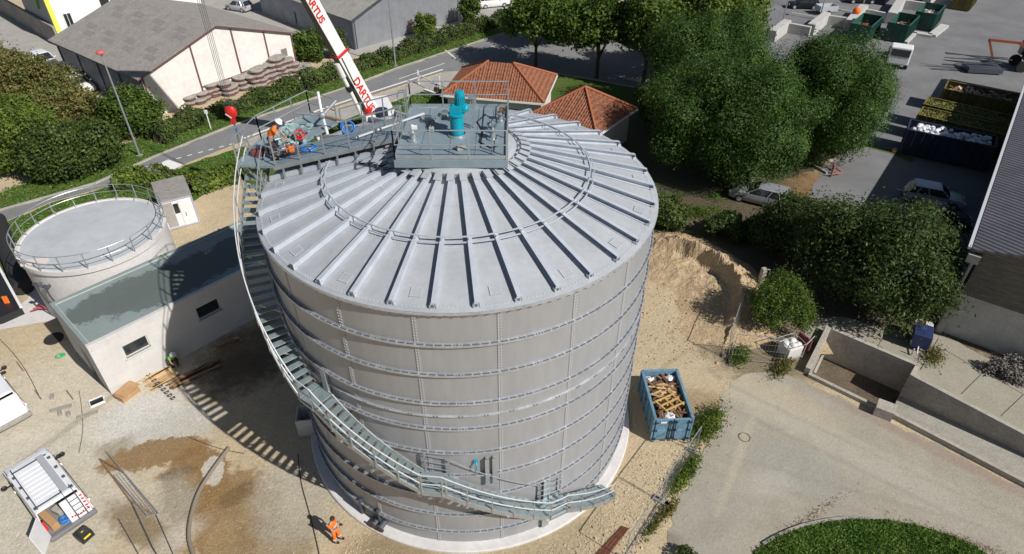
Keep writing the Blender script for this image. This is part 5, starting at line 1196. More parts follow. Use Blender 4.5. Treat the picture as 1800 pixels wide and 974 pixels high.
skip('blue_skip', (cen.x-.0, cen.y, 0), math.atan2(ldir.y, ldir.x), 3.15, 1.74, 1.68, 'blue steel skip full of broken timber and a pallet beside the big tank', M['skipblue'], wood_fill, topz=.86)
b = MB(); xo = bpy.data.objects['blue_skip']; b.box((-1.635, -.62+1.1, 1.46), (.02, .3, .1)); b.build('white_label', M['white'], xo)
def fence_panel(p, q, lab, lean=0., group='temporary fence panels along the service road', h=2.0):
    p, q = Vector(p), Vector(q); d = (q-p); L = d.length; a = math.atan2(d.y, d.x); t = empty('fence_panel', p, a, lab, 'fence panel', group)
    b = MB(); z0, z1 = .12, h; ln = lambda z: lean*z
    for s, e in (((0, z0), (0, z1)), ((L, z0), (L, z1)), ((0, z1), (L, z1)), ((0, z0), (L, z0))): b.cyl((s[0], ln(s[1]), s[1]), (e[0], ln(e[1]), e[1]), .021, 6)
    b.build('frame', M['wire'], t)
    b = MB(); k = int(L/.16)
    for i in range(1, k): b.cyl((L*i/k, ln(z0), z0), (L*i/k, ln(z1), z1), .0035, 3)
    for z in (.5, .95, 1.4, 1.8): b.cyl((0, ln(z), z), (L, ln(z), z), .0035, 3)
    b.build('wire_mesh', M['wire'], t)
    for x in (0, L):
        b = MB(); b.box((x, 0, .07), (.24, .72, .14)); b.box((x, 0, .15), (.12, .3, .05)); b.build('foot', M['concd'], t, bevel=.02)
    return t
p1, p2, p3, p4 = G(1245, 778), G(1218, 798), G(1168, 878), G(1095, 985)
fence_panel(G(1222, 795), G(1165, 880), 'temporary wire fence panel right behind the blue skip along the road'); fence_panel(G(1164, 882), G(1100, 985), 'temporary wire fence panel at the bottom edge beside the rusty bars')
fence_panel(G(1281, 628), G(1303, 560), 'leaning wire fence panel at the edge of the sand below the shrubs', .12); fence_panel(G(1284, 632), G(1375, 640), 'wire fence panel overgrown by the shrub near the white crate')
b = MB()
for k in range(9): g = G(1095+k*1.5, 925+k*.5); g2 = G(1035+k*3.2, 990); b.tube([(g.x, g.y, .04+.02*(k % 3)), (g2.x, g2.y, .04)], .018, 5)
tag(b.build('rusty_bars', M['rust']), 'bundle of rusty reinforcing bars on the gravel at the bottom', 'bars')
# weeds along the fence
def weeds(px, rx, ry, n, h, lab, lf='light', rz=.9, size=.07):
    g = G(*px); P = tuft((g.x, g.y), rx, ry, n, h, rz); tag(leaves('weed_clump', P, rng.normal(size=(n, 3))*np.array([1, 1, .6]), size, LF[lf], None, .4), lab, 'weeds')
weeds((1245, 750), 1.3, .55, 3800, .55, 'bushy green weed clump right of the blue skip'); weeds((1205, 835), 1.3, .35, 2200, .35, 'green weed clump between two fence feet'); weeds((1152, 925), .9, .2, 500, .3, 'sparse weeds near the bottom fence foot', 'olive')
weeds((1300, 628), .8, .5, 1600, .5, 'bright green weeds at the foot of the leaning fence', 'light'); weeds((1375, 645), 1.0, .4, 1500, .4, 'weeds by the white crate', 'olive'); weeds((1178, 900), .6, .2, 400, .4, 'dry weeds beside the middle fence foot', 'olive')
weeds((1175, 403), 1.4, .5, 1500, .4, 'grass tufts on the top of the excavated bank', 'olive'); weeds((1640, 625), .9, .5, 900, .35, 'weeds beside the dark blue trailer', 'olive')
b = MB(); g = G(1310, 768); b.tube([(g.x+.28*math.cos(a), g.y+.28*math.sin(a), .05) for a in [i*PI/8 for i in range(16)]], .012, 5, closed=True); tag(b.build('wire_ring', M['rust']), 'thin rusty wire ring lying on the service road', 'wire')
# dark plant/branch shapes and shadow casters at the bottom edge right of the tank
t = empty('small_bare_shrub', G(1215, 985), 0, 'small dark leafy shrub cut off by the bottom edge', 'shrub')
g = G(1205, 985); P, Q = crown_pts((g.x, g.y, .25), (.8, .4, .25), 10, 60, .2); leaves('foliage', P, Q, .08, LF['dark'], t); b = MB(); b.cyl(g, g+Vector((0, 0, .3)), .03, 6); b.build('stem', M['bark'], t, world=True)

# ================================================================== RAMP WITH RETAINING WALLS
pz = -1.9
far_f, far_b = pit[5], pit[4]
b = MB(); fl_ = [pit[0], pit[1], pit[2], pit[3], pit[6]]
b.add([(p.x, p.y, pz) for p in fl_], [(0, 1, 2, 3, 4)]); M['pitfloor'] = ground_mat('pit_floor', (.16, .125, .09), (.10, .08, .055), [], .6, .3); tag(b.build('pit_floor', M['pitfloor']), kind='structure')
b = MB(); b.add([(pit[6].x, pit[6].y, pz+.45), (pit[3].x, pit[3].y, pz+.45), (far_b.x, far_b.y, 0), (far_f.x, far_f.y, 0), (pit[6].x, pit[6].y, pz-.05), (pit[3].x, pit[3].y, pz-.05)], [(0, 1, 2, 3), (0, 4, 5, 1)]); tag(b.build('ramp', ground_mat('ramp_concrete', (.40, .375, .325), (.33, .31, .265), [bl(1650, 760, 2, .7, -30, (.24, .22, .19), .7, .6)], .4, .16)), kind='structure')
rw = empty('retaining_wall', pit[0], 0, 'concrete retaining walls around the sunken loading ramp at the right', 'wall')
def rwall(nm, p, q, z0p, z0q, top=.34, th=.24, side=1):
    b = MB(); p, q = Vector((p.x, p.y, 0)), Vector((q.x, q.y, 0)); d = (q-p).normalized(); n_ = Vector((-d.y, d.x, 0))*th*side
    A = [(p, z0p), (q, z0q), (q+n_, z0q), (p+n_, z0p)]; vs = [(v.x, v.y, z) for v, z in A]+[(v.x, v.y, top) for v, z in A]
    b.add(vs, [(0, 3, 2, 1), (4, 5, 6, 7), (0, 1, 5, 4), (1, 2, 6, 5), (2, 3, 7, 6), (3, 0, 4, 7)]); return b.build(nm, M['concd'] if 0 else M['rconc'], rw, world=True)
M['rconc'] = mat('ramp_wall_concrete', (.42, .39, .34), .95, 0, (.33, .30, .26), scale=1.1, fine=(8, .16), bump=.2)
rwall('end_wall', pit[0], pit[1], -2, -2, .45, .28, 1); rwall('back_wall', pit[1], pit[2], -2, -2, .32); rwall('wing_wall', pit[2], pit[3], -2, -2, .30, .22)
rwall('back_wall', pit[3], pit[4], -2, -.3, .28); rwall('front_wall', pit[5], pit[6], -.3, -2, .30, .2); e_ = G(1545, 714); f_ = G(1415, 655)
rwall('front_wall', pit[6], pit[0], -2, -2, .22, .2)
b = MB(); p, q = G(1545, 700, .5), G(1578, 712, .5); b.prism([p.to_2d(), q.to_2d(), G(1572, 728, .5).to_2d(), G(1540, 716, .5).to_2d()], -2.0, .62); b.build('pier', M['rconc'], rw, world=True)
b = MB(); b.beam(G(1432, 655, -.4)+Vector((0, 0, 0)), G(1452, 612, -.4), .12, .2); b.build('ledge', M['rconc'], rw, world=True)
# white crate with frame, black dome pipe, trailer, post
g = G(1385, 622); t = empty('white_bulk_bag', (g.x, g.y, 0), .35, 'white bulk bag in a steel frame beside the shrub near the ramp', 'bag')
b = MB(); b.box((0, 0, .45), (.95, .85, .9), taper=1.08); b.build('bag', M['concl'], t, bevel=.06)
b = MB(); heap_ = [(-.3, .1), (.2, .15), (0, -.2), (.3, -.2)]
for x, y in heap_: b.ball((x, y, .92), .2, 7, (1, 1, .6))
b.build('contents', M['white'], t)
b = MB()
for x, y in ((-.55, -.5), (.55, -.5), (.55, .5), (-.55, .5)): b.cyl((x, y, 0), (x, y, 1.15), .025, 6)
for z in (.2, 1.1): b.tube([(-.55, -.5, z), (.55, -.5, z), (.55, .5, z), (-.55, .5, z)], .022, 5, closed=True)
b.cyl((.55, -.5, 1.1), (1.3, -.2, 1.2), .03, 6); b.cyl((.55, .5, 1.1), (1.3, .5, .1), .03, 6); b.build('frame', M['pave'], t)
b = MB(); b.box((1.1, .15, .5), (.12, .9, .9), .1); b.build('dark_panel', M['maroon'], t)
g = G(1612, 600); t = empty('dark_blue_trailer', (g.x, g.y, 0), R_(60), 'small dark blue box trailer under the edge of the big leafy tree', 'trailer')
b = MB(); b.box((-.25, 0, .75), (1.2, .95, .9)); b.build('box', mat('dark_blue_paint', (.02, .035, .11), .5), t, bevel=.03)
b = MB(); b.box((.65, 0, .7), (.6, .95, .7)); b.build('pale_end', M['concl'], t, bevel=.03); b = MB(); b.ball((.62, .1, 1.05), .2, 7, (1, 1, .5)); b.build('load', M['rust'], t)
for s in (-1, 1): b = MB(); b.cyl((0, s*.48, .3), (0, s*.6, .3), .3, 14); b.build('wheel', M['rubber'], t)
b = MB(); b.cyl((-.85, 0, .4), (-1.4, 0, .3), .04, 6); b.cyl((-1.3, .2, 0), (-1.3, .2, .5), .04, 6); b.build('tow_bar', M['concl'], t)
g = G(1332, 512); t = empty('concrete_post', (g.x, g.y, 0), .2, 'upright pale concrete post by the end of the sandy bank', 'post')
b = MB(); b.box((0, 0, .95), (.3, .3, 1.9)); b.build('post', M['rconc'], t, bevel=.02); b = MB(); b.tube([(.2, 0, 1.8), (.42, 0, 1.75), (.45, 0, .9), (.8, .1, .8)], .04, 6); b.build('bracket', M['pave'], t)
g = G(1775, 650); t = empty('rubble_heap', (g.x, g.y, 0), 0, 'grey heap of dry cuttings in front of the large building at the right', 'heap')
P, Q = crown_pts((g.x, g.y, .1), (1.6, .9, .5), 26, 200, .3, low=0.); leaves('cuttings', P, Q, .07, mat('dry_cuttings', (.17, .155, .14), .95, island=.4), t)

# ================================================================== BUILDINGS
def frame_from(o, ux):
    a = math.atan2(ux[1], ux[0]); return a
# gabled warehouse with the pale end wall (local x along the gable wall, y backwards)
O1 = Vector((-32.5, 36.4, 0)); a1 = math.atan2(49.8-36.4, -22.15+32.5); W1 = 16.9; L1 = 18.0; E1, RG1 = 3.9, 6.6
w1 = empty('warehouse', O1, a1, 'warehouse with weathered grey gable roof and pale end wall beyond the road', 'building')
def gable(parent, W, L, E, RG, walls, over, roofm, ends=(1, 1)):
    ws, we = walls
    for k, y in enumerate((0, L)):
        b = MB(); th = .2 if k == 0 else -.2
        pts = [(0, 0), (W, 0), (W, E), (W/2, RG), (0, E)]; vs = [(x, y, z) for x, z in pts]+[(x, y+th, z) for x, z in pts]; n = 5
        b.add(vs, [tuple(range(n)), tuple(range(n, 2*n))[::-1]]+[(i, (i+1) % n, n+(i+1) % n, n+i) for i in range(n)]); b.build('wall', we, parent)
    for x in (.1, W-.1): b = MB(); b.box((x, L/2, E/2-.02), (.2, L-.42, E-.04)); b.build('wall', ws, parent)
    b = MB(); sl = (RG-E)/(W/2); t = .16
    for s in (0, 1):
        xe = -over if s == 0 else W+over; ze = E-sl*over
        b.add([(xe, -.3, ze+.03), (W/2, -.3, RG+.03), (W/2, L+.3, RG+.03), (xe, L+.3, ze+.03), (xe, -.3, ze+.03+t), (W/2, -.3, RG+.03+t), (W/2, L+.3, RG+.03+t), (xe, L+.3, ze+.03+t)], [(0, 3, 2, 1), (4, 5, 6, 7), (0, 1, 5, 4), (2, 3, 7, 6), (3, 0, 4, 7)])
    return b.build('roof', roofm, parent)
rf1 = gable(w1, W1, L1, E1, RG1, (M['bluegrey'], M['rwhite']), .5, M['fib'])
M['fibd'] = mat('dark_roof_patch', (.19, .18, .17), .95, 0, (.24, .225, .21), scale=3)
sl1 = (RG1-E1)/(W1/2); ang = math.atan(sl1)
for iy in range(4):
    for k in (0, 1):
        for (x0, s) in ((2.2, 1), (5.6, 1)):
            b = MB()
            for rib in range(9):
                x = x0+k*.95; y = 1.8+iy*4.1+k*1.2; b.box((x, y+(rib-4)*.22, E1+sl1*x+.20), (.62, .12, .012), rot=Matrix.Rotation(-ang, 3, 'Y'))
            b.box((x0+k*.95, 1.8+iy*4.1+k*1.2, E1+sl1*(x0+k*.95)+.195), (.66, 1.9, .006), rot=Matrix.Rotation(-ang, 3, 'Y'))
            b.build('roof_patch', M['fibd'], rf1)
b = MB()
for x in (1.0*0+.1, 5.4, 10.0, 13.6, W1-.08): z = E1+sl1*min(x, W1-x)-.12; b.box((x, -.06, z/2), (.13, .12, z))
b.box((7.7, -.05, 1.35), (4.5, .08, .1)); b.box((11.8, -.05, 1.5), (3.4, .08, .1)); b.build('steel_column', M['redframe'], w1)
b = MB()
for s in (0, 1):
    p0 = Vector((-.5 if s == 0 else W1+.5, -.32, E1-sl1*.5+.08)); b.beam(p0, Vector((W1/2, -.32, RG1+.08)), .05, .1)
b.build('verge_trim', M['redframe'], w1)
b = MB(); b.box((-.04, L1/2, E1-.35), (.1, L1, .12))
for k in range(5): b.box((-.05, .3+k*4.3, E1/2-.1), (.1, .12, E1-.3))
b.build('side_frame', M['dkgalv'], w1)
b = MB(); b.box((15.6, -.03, 2.15), (.7, .06, .8)); b.build('window', mat('window_grey', (.2, .18, .17), .6), w1); b = MB(); b.box((15.6, -.05, 1.7), (.85, .1, .08)); b.build('sill', M['concl'], w1)
# stacked round concrete lids along the gable wall
lid0 = None; spots = []
for i in range(22):
    f = i/21; p = G(338, 186).lerp(G(540, 132), f); nst = [2, 1, 2, 2, 3, 3, 3, 2, 2, 3, 3, 3, 4, 4, 3, 4, 5, 5, 4, 3, 2, 2][i]; off = Vector((-.62, .78, 0))*random.uniform(-.2, .9)
    spots.append((p+off, nst))
g = G(320, 176)
spots.append((g, 3))
gi = 0
for p, nst in spots:
    z = 0
    for k in range(nst):
        gi += 1
        if lid0 is None:
            b = MB(); b.lathe([(.001, 0), (.68, 0), (.74, .05), (.74, .17), (.68, .22), (.001, .24)], 18); o = b.build('well_cover', mat('weathered_lid', (.25, .22, .20), .95, 0, (.33, .31, .27), scale=3, fine=(7, .2), contrast=(.4, .6)), smooth=True); lid0 = o
            b2 = MB(); b2.lathe([(.62, -.22), (.62, .0)], 14); b2.build('spacer', M['redframe'], o)
            tag(o, 'weathered round concrete cover stacked along the pale warehouse wall', 'cover', 'stacked round covers along the pale warehouse wall')
        else:
            o = copy_tree(lid0)
        o.location = (p.x+random.uniform(-.18, .18), p.y+random.uniform(-.18, .18), .24+z); o.rotation_euler = (random.gauss(0, .04), random.gauss(0, .05), random.random()*6); z += .48
# second warehouse with ribbed grey cladding
O2 = Vector((-16.9, 56.2, 0)); a2 = R_(46); w2 = empty('warehouse', O2, a2, 'grey ribbed metal warehouse with a pale roof standing behind the crane boom', 'building')
M['fib2'] = mat('pale_roof_sheet', (.33, .315, .29), .9, 0, (.26, .245, .225), scale=1.0, fine=(5, .15))
gable(w2, 19, 22, 3.4, 7.0, (M['bluegrey'], M['silverclad']), .25, M['fib2'])
b = MB(); b.beam((-.25, -.33, 3.38), (9.5, -.33, 7.06), .08, .22); b.beam((9.5, -.33, 7.06), (19.25, -.33, 3.4), .08, .22); b.box((.02, -.04, 1.7), (.2, .12, 3.4)); b.box((.35, -.04, 1.7), (.1, .1, 3.4)); b.build('verge_trim', M['dkgalv'], w2)
b = MB(); b.box((-.05, 7, 2.2), (.1, .3, 2.2)); b.build('downpipe', M['dkgalv'], w2); b = MB(); b.box((-.05, 13, 1.2), (.1, .25, 1.4)); b.build('downpipe', M['dkgalv'], w2)
# yellow-edged white block at the upper left
g = G(205, 57); gA, gB = G(104, 61), G(133, 44); aO = math.atan2((gB-gA).y, (gB-gA).x)
gA = G(112, 84); dW = (G(0, 24)-G(107, 87)).normalized(); aO = math.atan2(-dW.x, dW.y)
t = empty('office_block', gA, aO, 'white office block with bright yellow edging beyond the grey warehouse roof', 'building')
au = Vector((math.cos(R_(30)), math.sin(R_(30)), 0))
b = MB(); b.box((9, 5, 5), (18, 10, 10)); b.build('wall', M['white'], t)
M['yel2'] = mat('pale_yellow_trim', (.72, .74, .10), .6)
b = MB(); b.box((-.0, -.02, 5), (.5, .3, 10)); b.box((1.6, -.05, .5), (2.4, .12, .25)); b.box((9, -.05, 9.8), (18.1, .3, .4)); b.build('yellow_trim', M['yel2'], t)
for x, z, wx, hz in ((1.5, 2.2, .8, 2.6), (1.5, 6.5, .8, 2), (6.7, 3.6, 2.4, 1.6), (12, 3.6, 2.4, 1.6), (6.7, 7.2, 2.4, 1.6)):
    b = MB(); b.box((x, -.04, z), (wx+.14, .1, hz+.14)); f_ = b.build('window', M['white'], t); b = MB(); b.box((x-wx*.26, -.1, z), (wx*.44, .06, hz)); b.box((x+wx*.26, -.1, z), (wx*.44, .06, hz)); b.build('pane', M['glass'], f_)
b = MB(); b.box((-.13, 5, 5), (.2, 9.9, 9.9)); b.build('side_wall', M['bluegrey'], t)
b = MB(); b.box((-.3, 3, 4.6), (.3, .6, 1.4), rot=Matrix.Rotation(.5, 3, 'X')); b.build('sign_plate', mat('green_sign', (.12, .3, .08), .6), t)
# boundary wall running towards it
p, q = G(-60, 30), G(230, 195); p2 = G(0, 24); q2 = G(107, 87)
t = empty('boundary_wall', p2, 0, 'long grey block wall along the yard at the upper left', 'wall'); d = (q2-p2); 
b = MB(); b.box((p2+q2)/2+Vector((0, 0, 1.2))-d*.2, (d.length*1.4, .25, 2.4), math.atan2(d.y, d.x)); b.build('wall', M['concd'], t, world=True)
b = MB(); b.box((p2+q2)/2+Vector((0, 0, 2.44))-d*.2, (d.length*1.4, .35, .08), math.atan2(d.y, d.x)); b.build('coping', M['concd'], t, world=True)
# house with hipped tile roofs
def hip(name, cen, rz, W, L, E, RG, label):
    t = empty(name, cen, rz, label, 'house'); b = MB()
    b.box((0, 0, E/2), (W-.9, L-.9, E)); b.build('wall', M['concl'], t)
    b = MB(); hw, hl = W/2, L/2; k = min(hw, hl); rx = max(0, hw-k); ry = max(0, hl-k)
    vs = [(-hw, -hl, E), (hw, -hl, E), (hw, hl, E), (-hw, hl, E), (-rx, -ry, RG), (rx, ry, RG)]
    b.add(vs, [(0, 1, 5, 4), (1, 2, 5), (2, 3, 4, 5), (3, 0, 4)]) if rx > 0 or ry > 0 else b.add(vs[:5], [(0, 1, 4), (1, 2, 4), (2, 3, 4), (3, 0, 4)])
    b.add([(-hw, -hl, E-.02), (hw, -hl, E-.02), (hw, hl, E-.02), (-hw, hl, E-.02)], [(0, 3, 2, 1)])
    # tile courses as real steps
    rf = b.build('roof', M['tile'], t)
    bt = MB()
    apex = [Vector(vs[4]), Vector(vs[5] if rx+ry > 0 else vs[4])]
    for side in range(4):
        e0, e1 = Vector(vs[side]), Vector(vs[(side+1) % 4])
        if rx > 0: r0, r1 = (apex[0], apex[1]) if side == 0 else ((apex[1], apex[1]) if side == 1 else ((apex[1], apex[0]) if side == 2 else (apex[0], apex[0])))
        elif ry > 0: r0, r1 = (apex[0], apex[0]) if side == 0 else ((apex[0], apex[1]) if side == 1 else ((apex[1], apex[1]) if side == 2 else (apex[1], apex[0])))
        else: r0 = r1 = apex[0]
        u_ = (e1-e0).normalized(); up_ = (r0-e0)-u_*((r0-e0).dot(u_)); Lh = up_.length; n_ = u_.cross(up_.normalized()); 
        if n_.z < 0: n_ = -n_
        # barrel rows running down the slope, clipped to the hip lines
        w = 0.0; Lw = (e1-e0).length; s0 = (r0-e0).dot(u_); s1 = (r1-e0).dot(u_)
        x = .13
        while x < Lw:
            f = x/s0 if s0 > 0 and x < s0 else ((Lw-x)/(Lw-s1) if x > s1 and Lw > s1 else 1.); f = max(0, min(1, f))
            if f > .03:
                m = max(1, int(f*Lh/.42))
                for j in range(m):
                    c0 = e0+u_*x+up_*(j/m)*f; c1 = e0+u_*x+up_*((j+1)/m)*f; rr = .085
                    bt.add([c0-u_*rr+n_*.005, c0+n_*.10, c0+u_*rr+n_*.005, c1-u_*rr*.8+n_*.0, c1+n_*.055, c1+u_*rr*.8+n_*.0], [(0, 1, 4, 3), (1, 2, 5, 4), (0, 2, 1)])
            x += .25
    bt.build('roof_tiles', M['tile'], rf)
    b = MB()
    for i, a_ in ((0, 4), (1, 5 if rx+ry > 0 else 4), (2, 5 if rx+ry > 0 else 4), (3, 4)): b.cyl(Vector(vs[i])+Vector((0, 0, .06)), Vector(vs[a_])+Vector((0, 0, .08)), .12, 6)
    b.build('hip_tiles', mat('hip_clay', (.33, .11, .05), .9), rf)
    b = MB()
    for s in (-1, 1): b.box((s*(hw+.04), 0, E-.06), (.1, L+.1, .16)); b.box((0, s*(hl+.04), E-.06), (W, .1, .16))
    b.build('gutter', M['white'], t)
    for x in (-hw*.4, hw*.4):
        b = MB(); b.box((x, -hl+.42, E*.55), (1.0, .1, 1.1)); fr = b.build('window', M['white'], t); b = MB(); b.box((x, -hl+.38, E*.55), (.86, .06, .96)); b.build('pane', M['glass'], fr)
    return t
h1 = [G(775, 147, 3.3), G(985, 143, 3.3), G(905, 182, 3.3), G(868, 108, 5)]
c1 = Vector((1.0, 37.2, 0)); hip('tiled_house', c1, R_(-12), 9.6, 7.2, 3.0, 5.1, 'wider house with clay hipped roof, left one of two behind the big tank')
c2 = Vector((8.3, 30.9, 0)); hip('tiled_house', c2, R_(-37), 6.8, 6.8, 3.0, 5.2, 'smaller square house with clay hipped roof, right one of two behind the big tank')
person(tuple(G(768, 178)), R_(-100), 'dark-clothed person standing beside the road near the left tiled house', M['navycloth'], M['navycloth'], sleeves=True)
b = MB(); p = G(735, 148); b.beam(p+Vector((0, 0, 1.0)), G(800, 180)+Vector((0, 0, 1.0)), .08); b.beam(p, p+Vector((0, 0, 1.5)), .12); q = G(772, 152); b.beam(q, q+Vector((0, 0, 1.1)), .1); b.beam(G(745, 165)+Vector((0, 0, .4)), G(795, 182)+Vector((0, 0, .4)), .3, .2)
tag(b.build('gate_barrier', M['white']), 'white low gate barrier between the pavement and the left tiled house', 'gate')
# big building on the right edge
O3 = Vector((27.6, 5.9, 0)); ux3 = Vector((.8, -.6, 0)); a3_ = math.atan2(-.6, .8); E3 = 5.9; W3 = 26; L3 = 46
bb = empty('industrial_hall', O3, a3_, 'industrial hall with ribbed purple-grey roof and dark brick upper wall at the right edge', 'building')
b = MB(); b.box((W3/2, .15, 1.45), (W3, .3, 2.9)); b.build('lower_wall', M['conc'], bb)
b = MB(); b.add([(0, .03, 2.9), (W3, .03, 2.9), (W3, .03, E3), (W3/2, .03, E3+3.0), (0, .03, E3), (0, .25, 2.9), (W3, .25, 2.9), (W3, .25, E3), (W3/2, .25, E3+3.0), (0, .25, E3)], [(0, 1, 2, 3, 4), (5, 9, 8, 7, 6), (0, 4, 9, 5), (0, 5, 6, 1)]); b.build('upper_wall', M['brick'], bb)
b = MB(); b.box((.12, L3/2+.3, E3/2), (.24, L3, E3)); b.build('side_wall', M['bluegrey'], bb)
b = MB(); sl3 = 3.0/(W3/2)
for s in (0, 1):
    xe = -.55 if s == 0 else W3+.5; ze = E3-sl3*.5
    b.add([(xe, -.35, ze), (W3/2, -.35, E3+3.05), (W3/2, L3, E3+3.05), (xe, L3, ze), (xe, -.35, ze+.15), (W3/2, -.35, E3+3.2), (W3/2, L3, E3+3.2), (xe, L3, ze+.15)], [(0, 3, 2, 1), (4, 5, 6, 7), (0, 1, 5, 4), (2, 3, 7, 6), (3, 0, 4, 7)])
b.build('roof', M['purple'], bb)
b = MB(); b.box((-.68, L3/2-.2, E3-.02), (.16, L3, .14)); b.build('gutter', M['boltl'], bb)
b = MB(); b.cyl((-.25, -.1, 0), (-.25, -.1, E3-.4), .09, 8); b.box((-.1, 0, 1.6), (.3, .5, 3.2)); b.box((-.3, -.3, E3-.5), (.6, .3, .5)); b.build('corner_trim', M['pave'], bb)
b = MB()
for k in range(9): b.box((-.06, 3+k*4.8, E3/2-.1), (.14, .3, E3-.3))
b.build('pilaster', M['concd'], bb)

# ================================================================== LAMPS AND POSTS
def lamp(px, h, headm, label, name='street_lamp'):
    g = G(*px); t = empty(name, g, 0, label, 'street lamp'); b = MB(); b.tube([(0, 0, 0), (0, 0, h*.5), (0, 0, h)], [.10, .08, .055], 10); b.build('pole', M['galv'], t, smooth=True)
    b = MB(); b.lathe([(.001, h+.34), (.2, h+.32), (.34, h+.18), (.34, h+.10), (.12, h-.02), (.001, h-.05)], 16); b.build('lamp_head', headm, t, smooth=True)
    b = MB(); b.box((0, 0, .06), (.4, .4, .12)); b.build('base', M['concd'], t); return t
M['sal'] = mat('faded_red_cap', (.45, .13, .10), .5)
lamp((245, 277), 8.8, M['sal'], 'tall street lamp with faded red cap on the verge before the grey-roofed warehouse')
lamp((694, 118), 8.8, M['sal'], 'tall slim street lamp by the hedge in front of the ribbed metal warehouse')
g = G(370, 230); b = MB(); b.cyl(g, g+Vector((0, 0, 1.9)), .05, 6); b.box(g+Vector((0, 0, 1.75)), (.3, .06, .35)); tag(b.build('road_sign', M['white']), 'small white sign post in the hedge beyond the road', 'sign')
b = MB(); g = G(717, 62); b.tube([g, g+Vector((0, 0, 1.2)), g+Vector((.5, .1, 1.5))], .05, 6); b.ball(g+Vector((.5, .1, 1.5)), .4, 8, (1, 1, .3)); tag(b.build('red_parasol', M['sal']), 'faded red umbrella top behind the hedge near the slim lamp', 'umbrella')
for px, h, hm, lab in (((1371, 48), 4.2, M['white'], 'white lamp post at the left of the car park'), ((1438, 33), 3.8, M['white'], 'white lamp post in the middle of the car park'), ((1510, 22), 4.4, M['white'], 'white lamp post with the orange bin by the quay')): lamp(px, h, hm, lab)

# ================================================================== RECYCLING YARD
def quay(px0, px1, wd, h, lab):
    p, q = G(*px0), G(*px1); d = q-p; b = MB(); b.box((p+q)/2+Vector((0, 0, h/2)), (d.length, wd, h), math.atan2(d.y, d.x)); return tag(b.build('quay_wall', M['conc'], bevel=.03), lab, 'wall')
for i, (a_, c_, wd, h, lab) in enumerate((((1352, 72), (1378, 52), 1.0, 1.4, 'pale concrete quay wall nearest the pines'), ((1420, 60), (1447, 38), 1.0, 1.4, 'pale concrete quay wall second from the left in the yard'), ((1487, 52), (1512, 24), 1.1, 1.4, 'pale concrete quay wall right of the orange bin'), ((1560, 40), (1580, 8), 1.1, 1.5, 'pale concrete quay wall left of the near green skip'),
    ((1622, 12), (1650, -20), 1.1, 1.5, 'pale concrete quay wall between the two green skips at the top'), ((1377, 54), (1420, 62), .5, 1.2, 'low grey wall joining the first two quays'), ((1447, 40), (1490, 46), .5, 1.2, 'low grey wall joining the middle quays'), ((1512, 28), (1560, 38), .5, 1.2, 'low grey wall behind the near green skip'), ((1583, 12), (1624, 18), .5, 1.2, 'low grey wall behind the far green skip'))): quay(a_, c_, wd, h, lab)
b = MB(); pl = [(1585, 74), (1602, 57), (1635, 62), (1658, 44)]
for a_, c_ in zip(pl[:-1], pl[1:]): b.beam(G(*a_)+Vector((0, 0, .15)), G(*c_)+Vector((0, 0, .15)), 1.0, .3)
tag(b.build('concrete_kerb', M['conc']), 'broad pale stepped kerb in front of the green skips', 'kerb')
def bag_fill(t, hl, hw, z, m):
    heap(t, hl, hw, z*.9, m[0], 40, .3, 'plastic_bags'); b = MB()
    for k in range(130):
        x, y = random.uniform(-hl*.9, hl*.9), random.uniform(-hw*.85, hw*.85); b.ball((x, y, z*random.uniform(.92, 1.08)), random.uniform(.12, .26), 5, (1, 1.2, .7))
    b.build('bags', m[0], t)
M['bags'] = mat('white_bags', (.72, .74, .76), .35, 0, (.5, .52, .58), scale=3, island=.3); M['bluebags'] = mat('blue_bags', (.10, .13, .35), .4, 0, (.2, .22, .5), scale=5, island=.3)
def green_fill(t, hl, hw, z, m):
    P = np.c_[rng.uniform(-hl, hl, 5000), rng.uniform(-hw, hw, 5000), z+rng.normal(size=5000)*.10]; heap(t, hl, hw, z*.9, m[1], 24, .15); leaves('cuttings', (np.c_[P, np.ones(5000)] @ np.array(xf(t)).T)[:, :3], rng.normal(size=(5000, 3)), .1, m[0], t, .3)
def scrap_fill(t, hl, hw, z, m):
    heap(t, hl, hw, z*.85, m[1], 24, .3); b = MB()
    for k in range(70): b.box((random.uniform(-hl, hl)*.9, random.uniform(-hw, hw)*.85, z*random.uniform(.85, 1.02)), (random.uniform(.2, .9), random.uniform(.1, .4), .06), rot=Matrix.Rotation(random.uniform(0, 3), 3, 'Z') @ Matrix.Rotation(random.gauss(0, .4), 3, 'Y'))
    b.build('scrap', m[0], t)
cut = mat('green_cuttings', (.22, .22, .07), .95, island=.5); M['mixs'] = mat('mixed_scrap', (.38, .26, .18), .8, island=.6)
dS = (G(1755, 237, 2.4)-G(1597, 205, 2.4)); an = math.atan2(dS.y, dS.x)
for (pl, pr, W_, m_, fl_, fm, lab) in (((1598, 216), (1750, 246), 2.3, M['navy'], bag_fill, (M['bags'], 0), 'dark open container heaped with white plastic bags'),
        ((1618, 192), (1770, 226), 2.1, M['olive'], green_fill, (cut, M['woodd']), 'yellow-edged open container of green cuttings beside the bag container'),
        ((1628, 174), (1778, 208), 2.1, M['olive'], green_fill, (cut, M['woodd']), 'yellow-edged open container of green cuttings, the farther one of two'),
        ((1663, 146), (1800, 172), 2.5, M['olive'], scrap_fill, (M['mixs'], M['rust']), 'rusty yellow open container with orange scrap near the loader')):
    p, q = G(*pl, 2.3), G(*pr, 2.3); d = q-p; c_ = (p+q)/2
    skip('open_container', (c_.x, c_.y, 0), math.atan2(d.y, d.x)+PI, d.length, W_, 2.3, lab, m_, fl_, fm, doors=False, topz=.93)
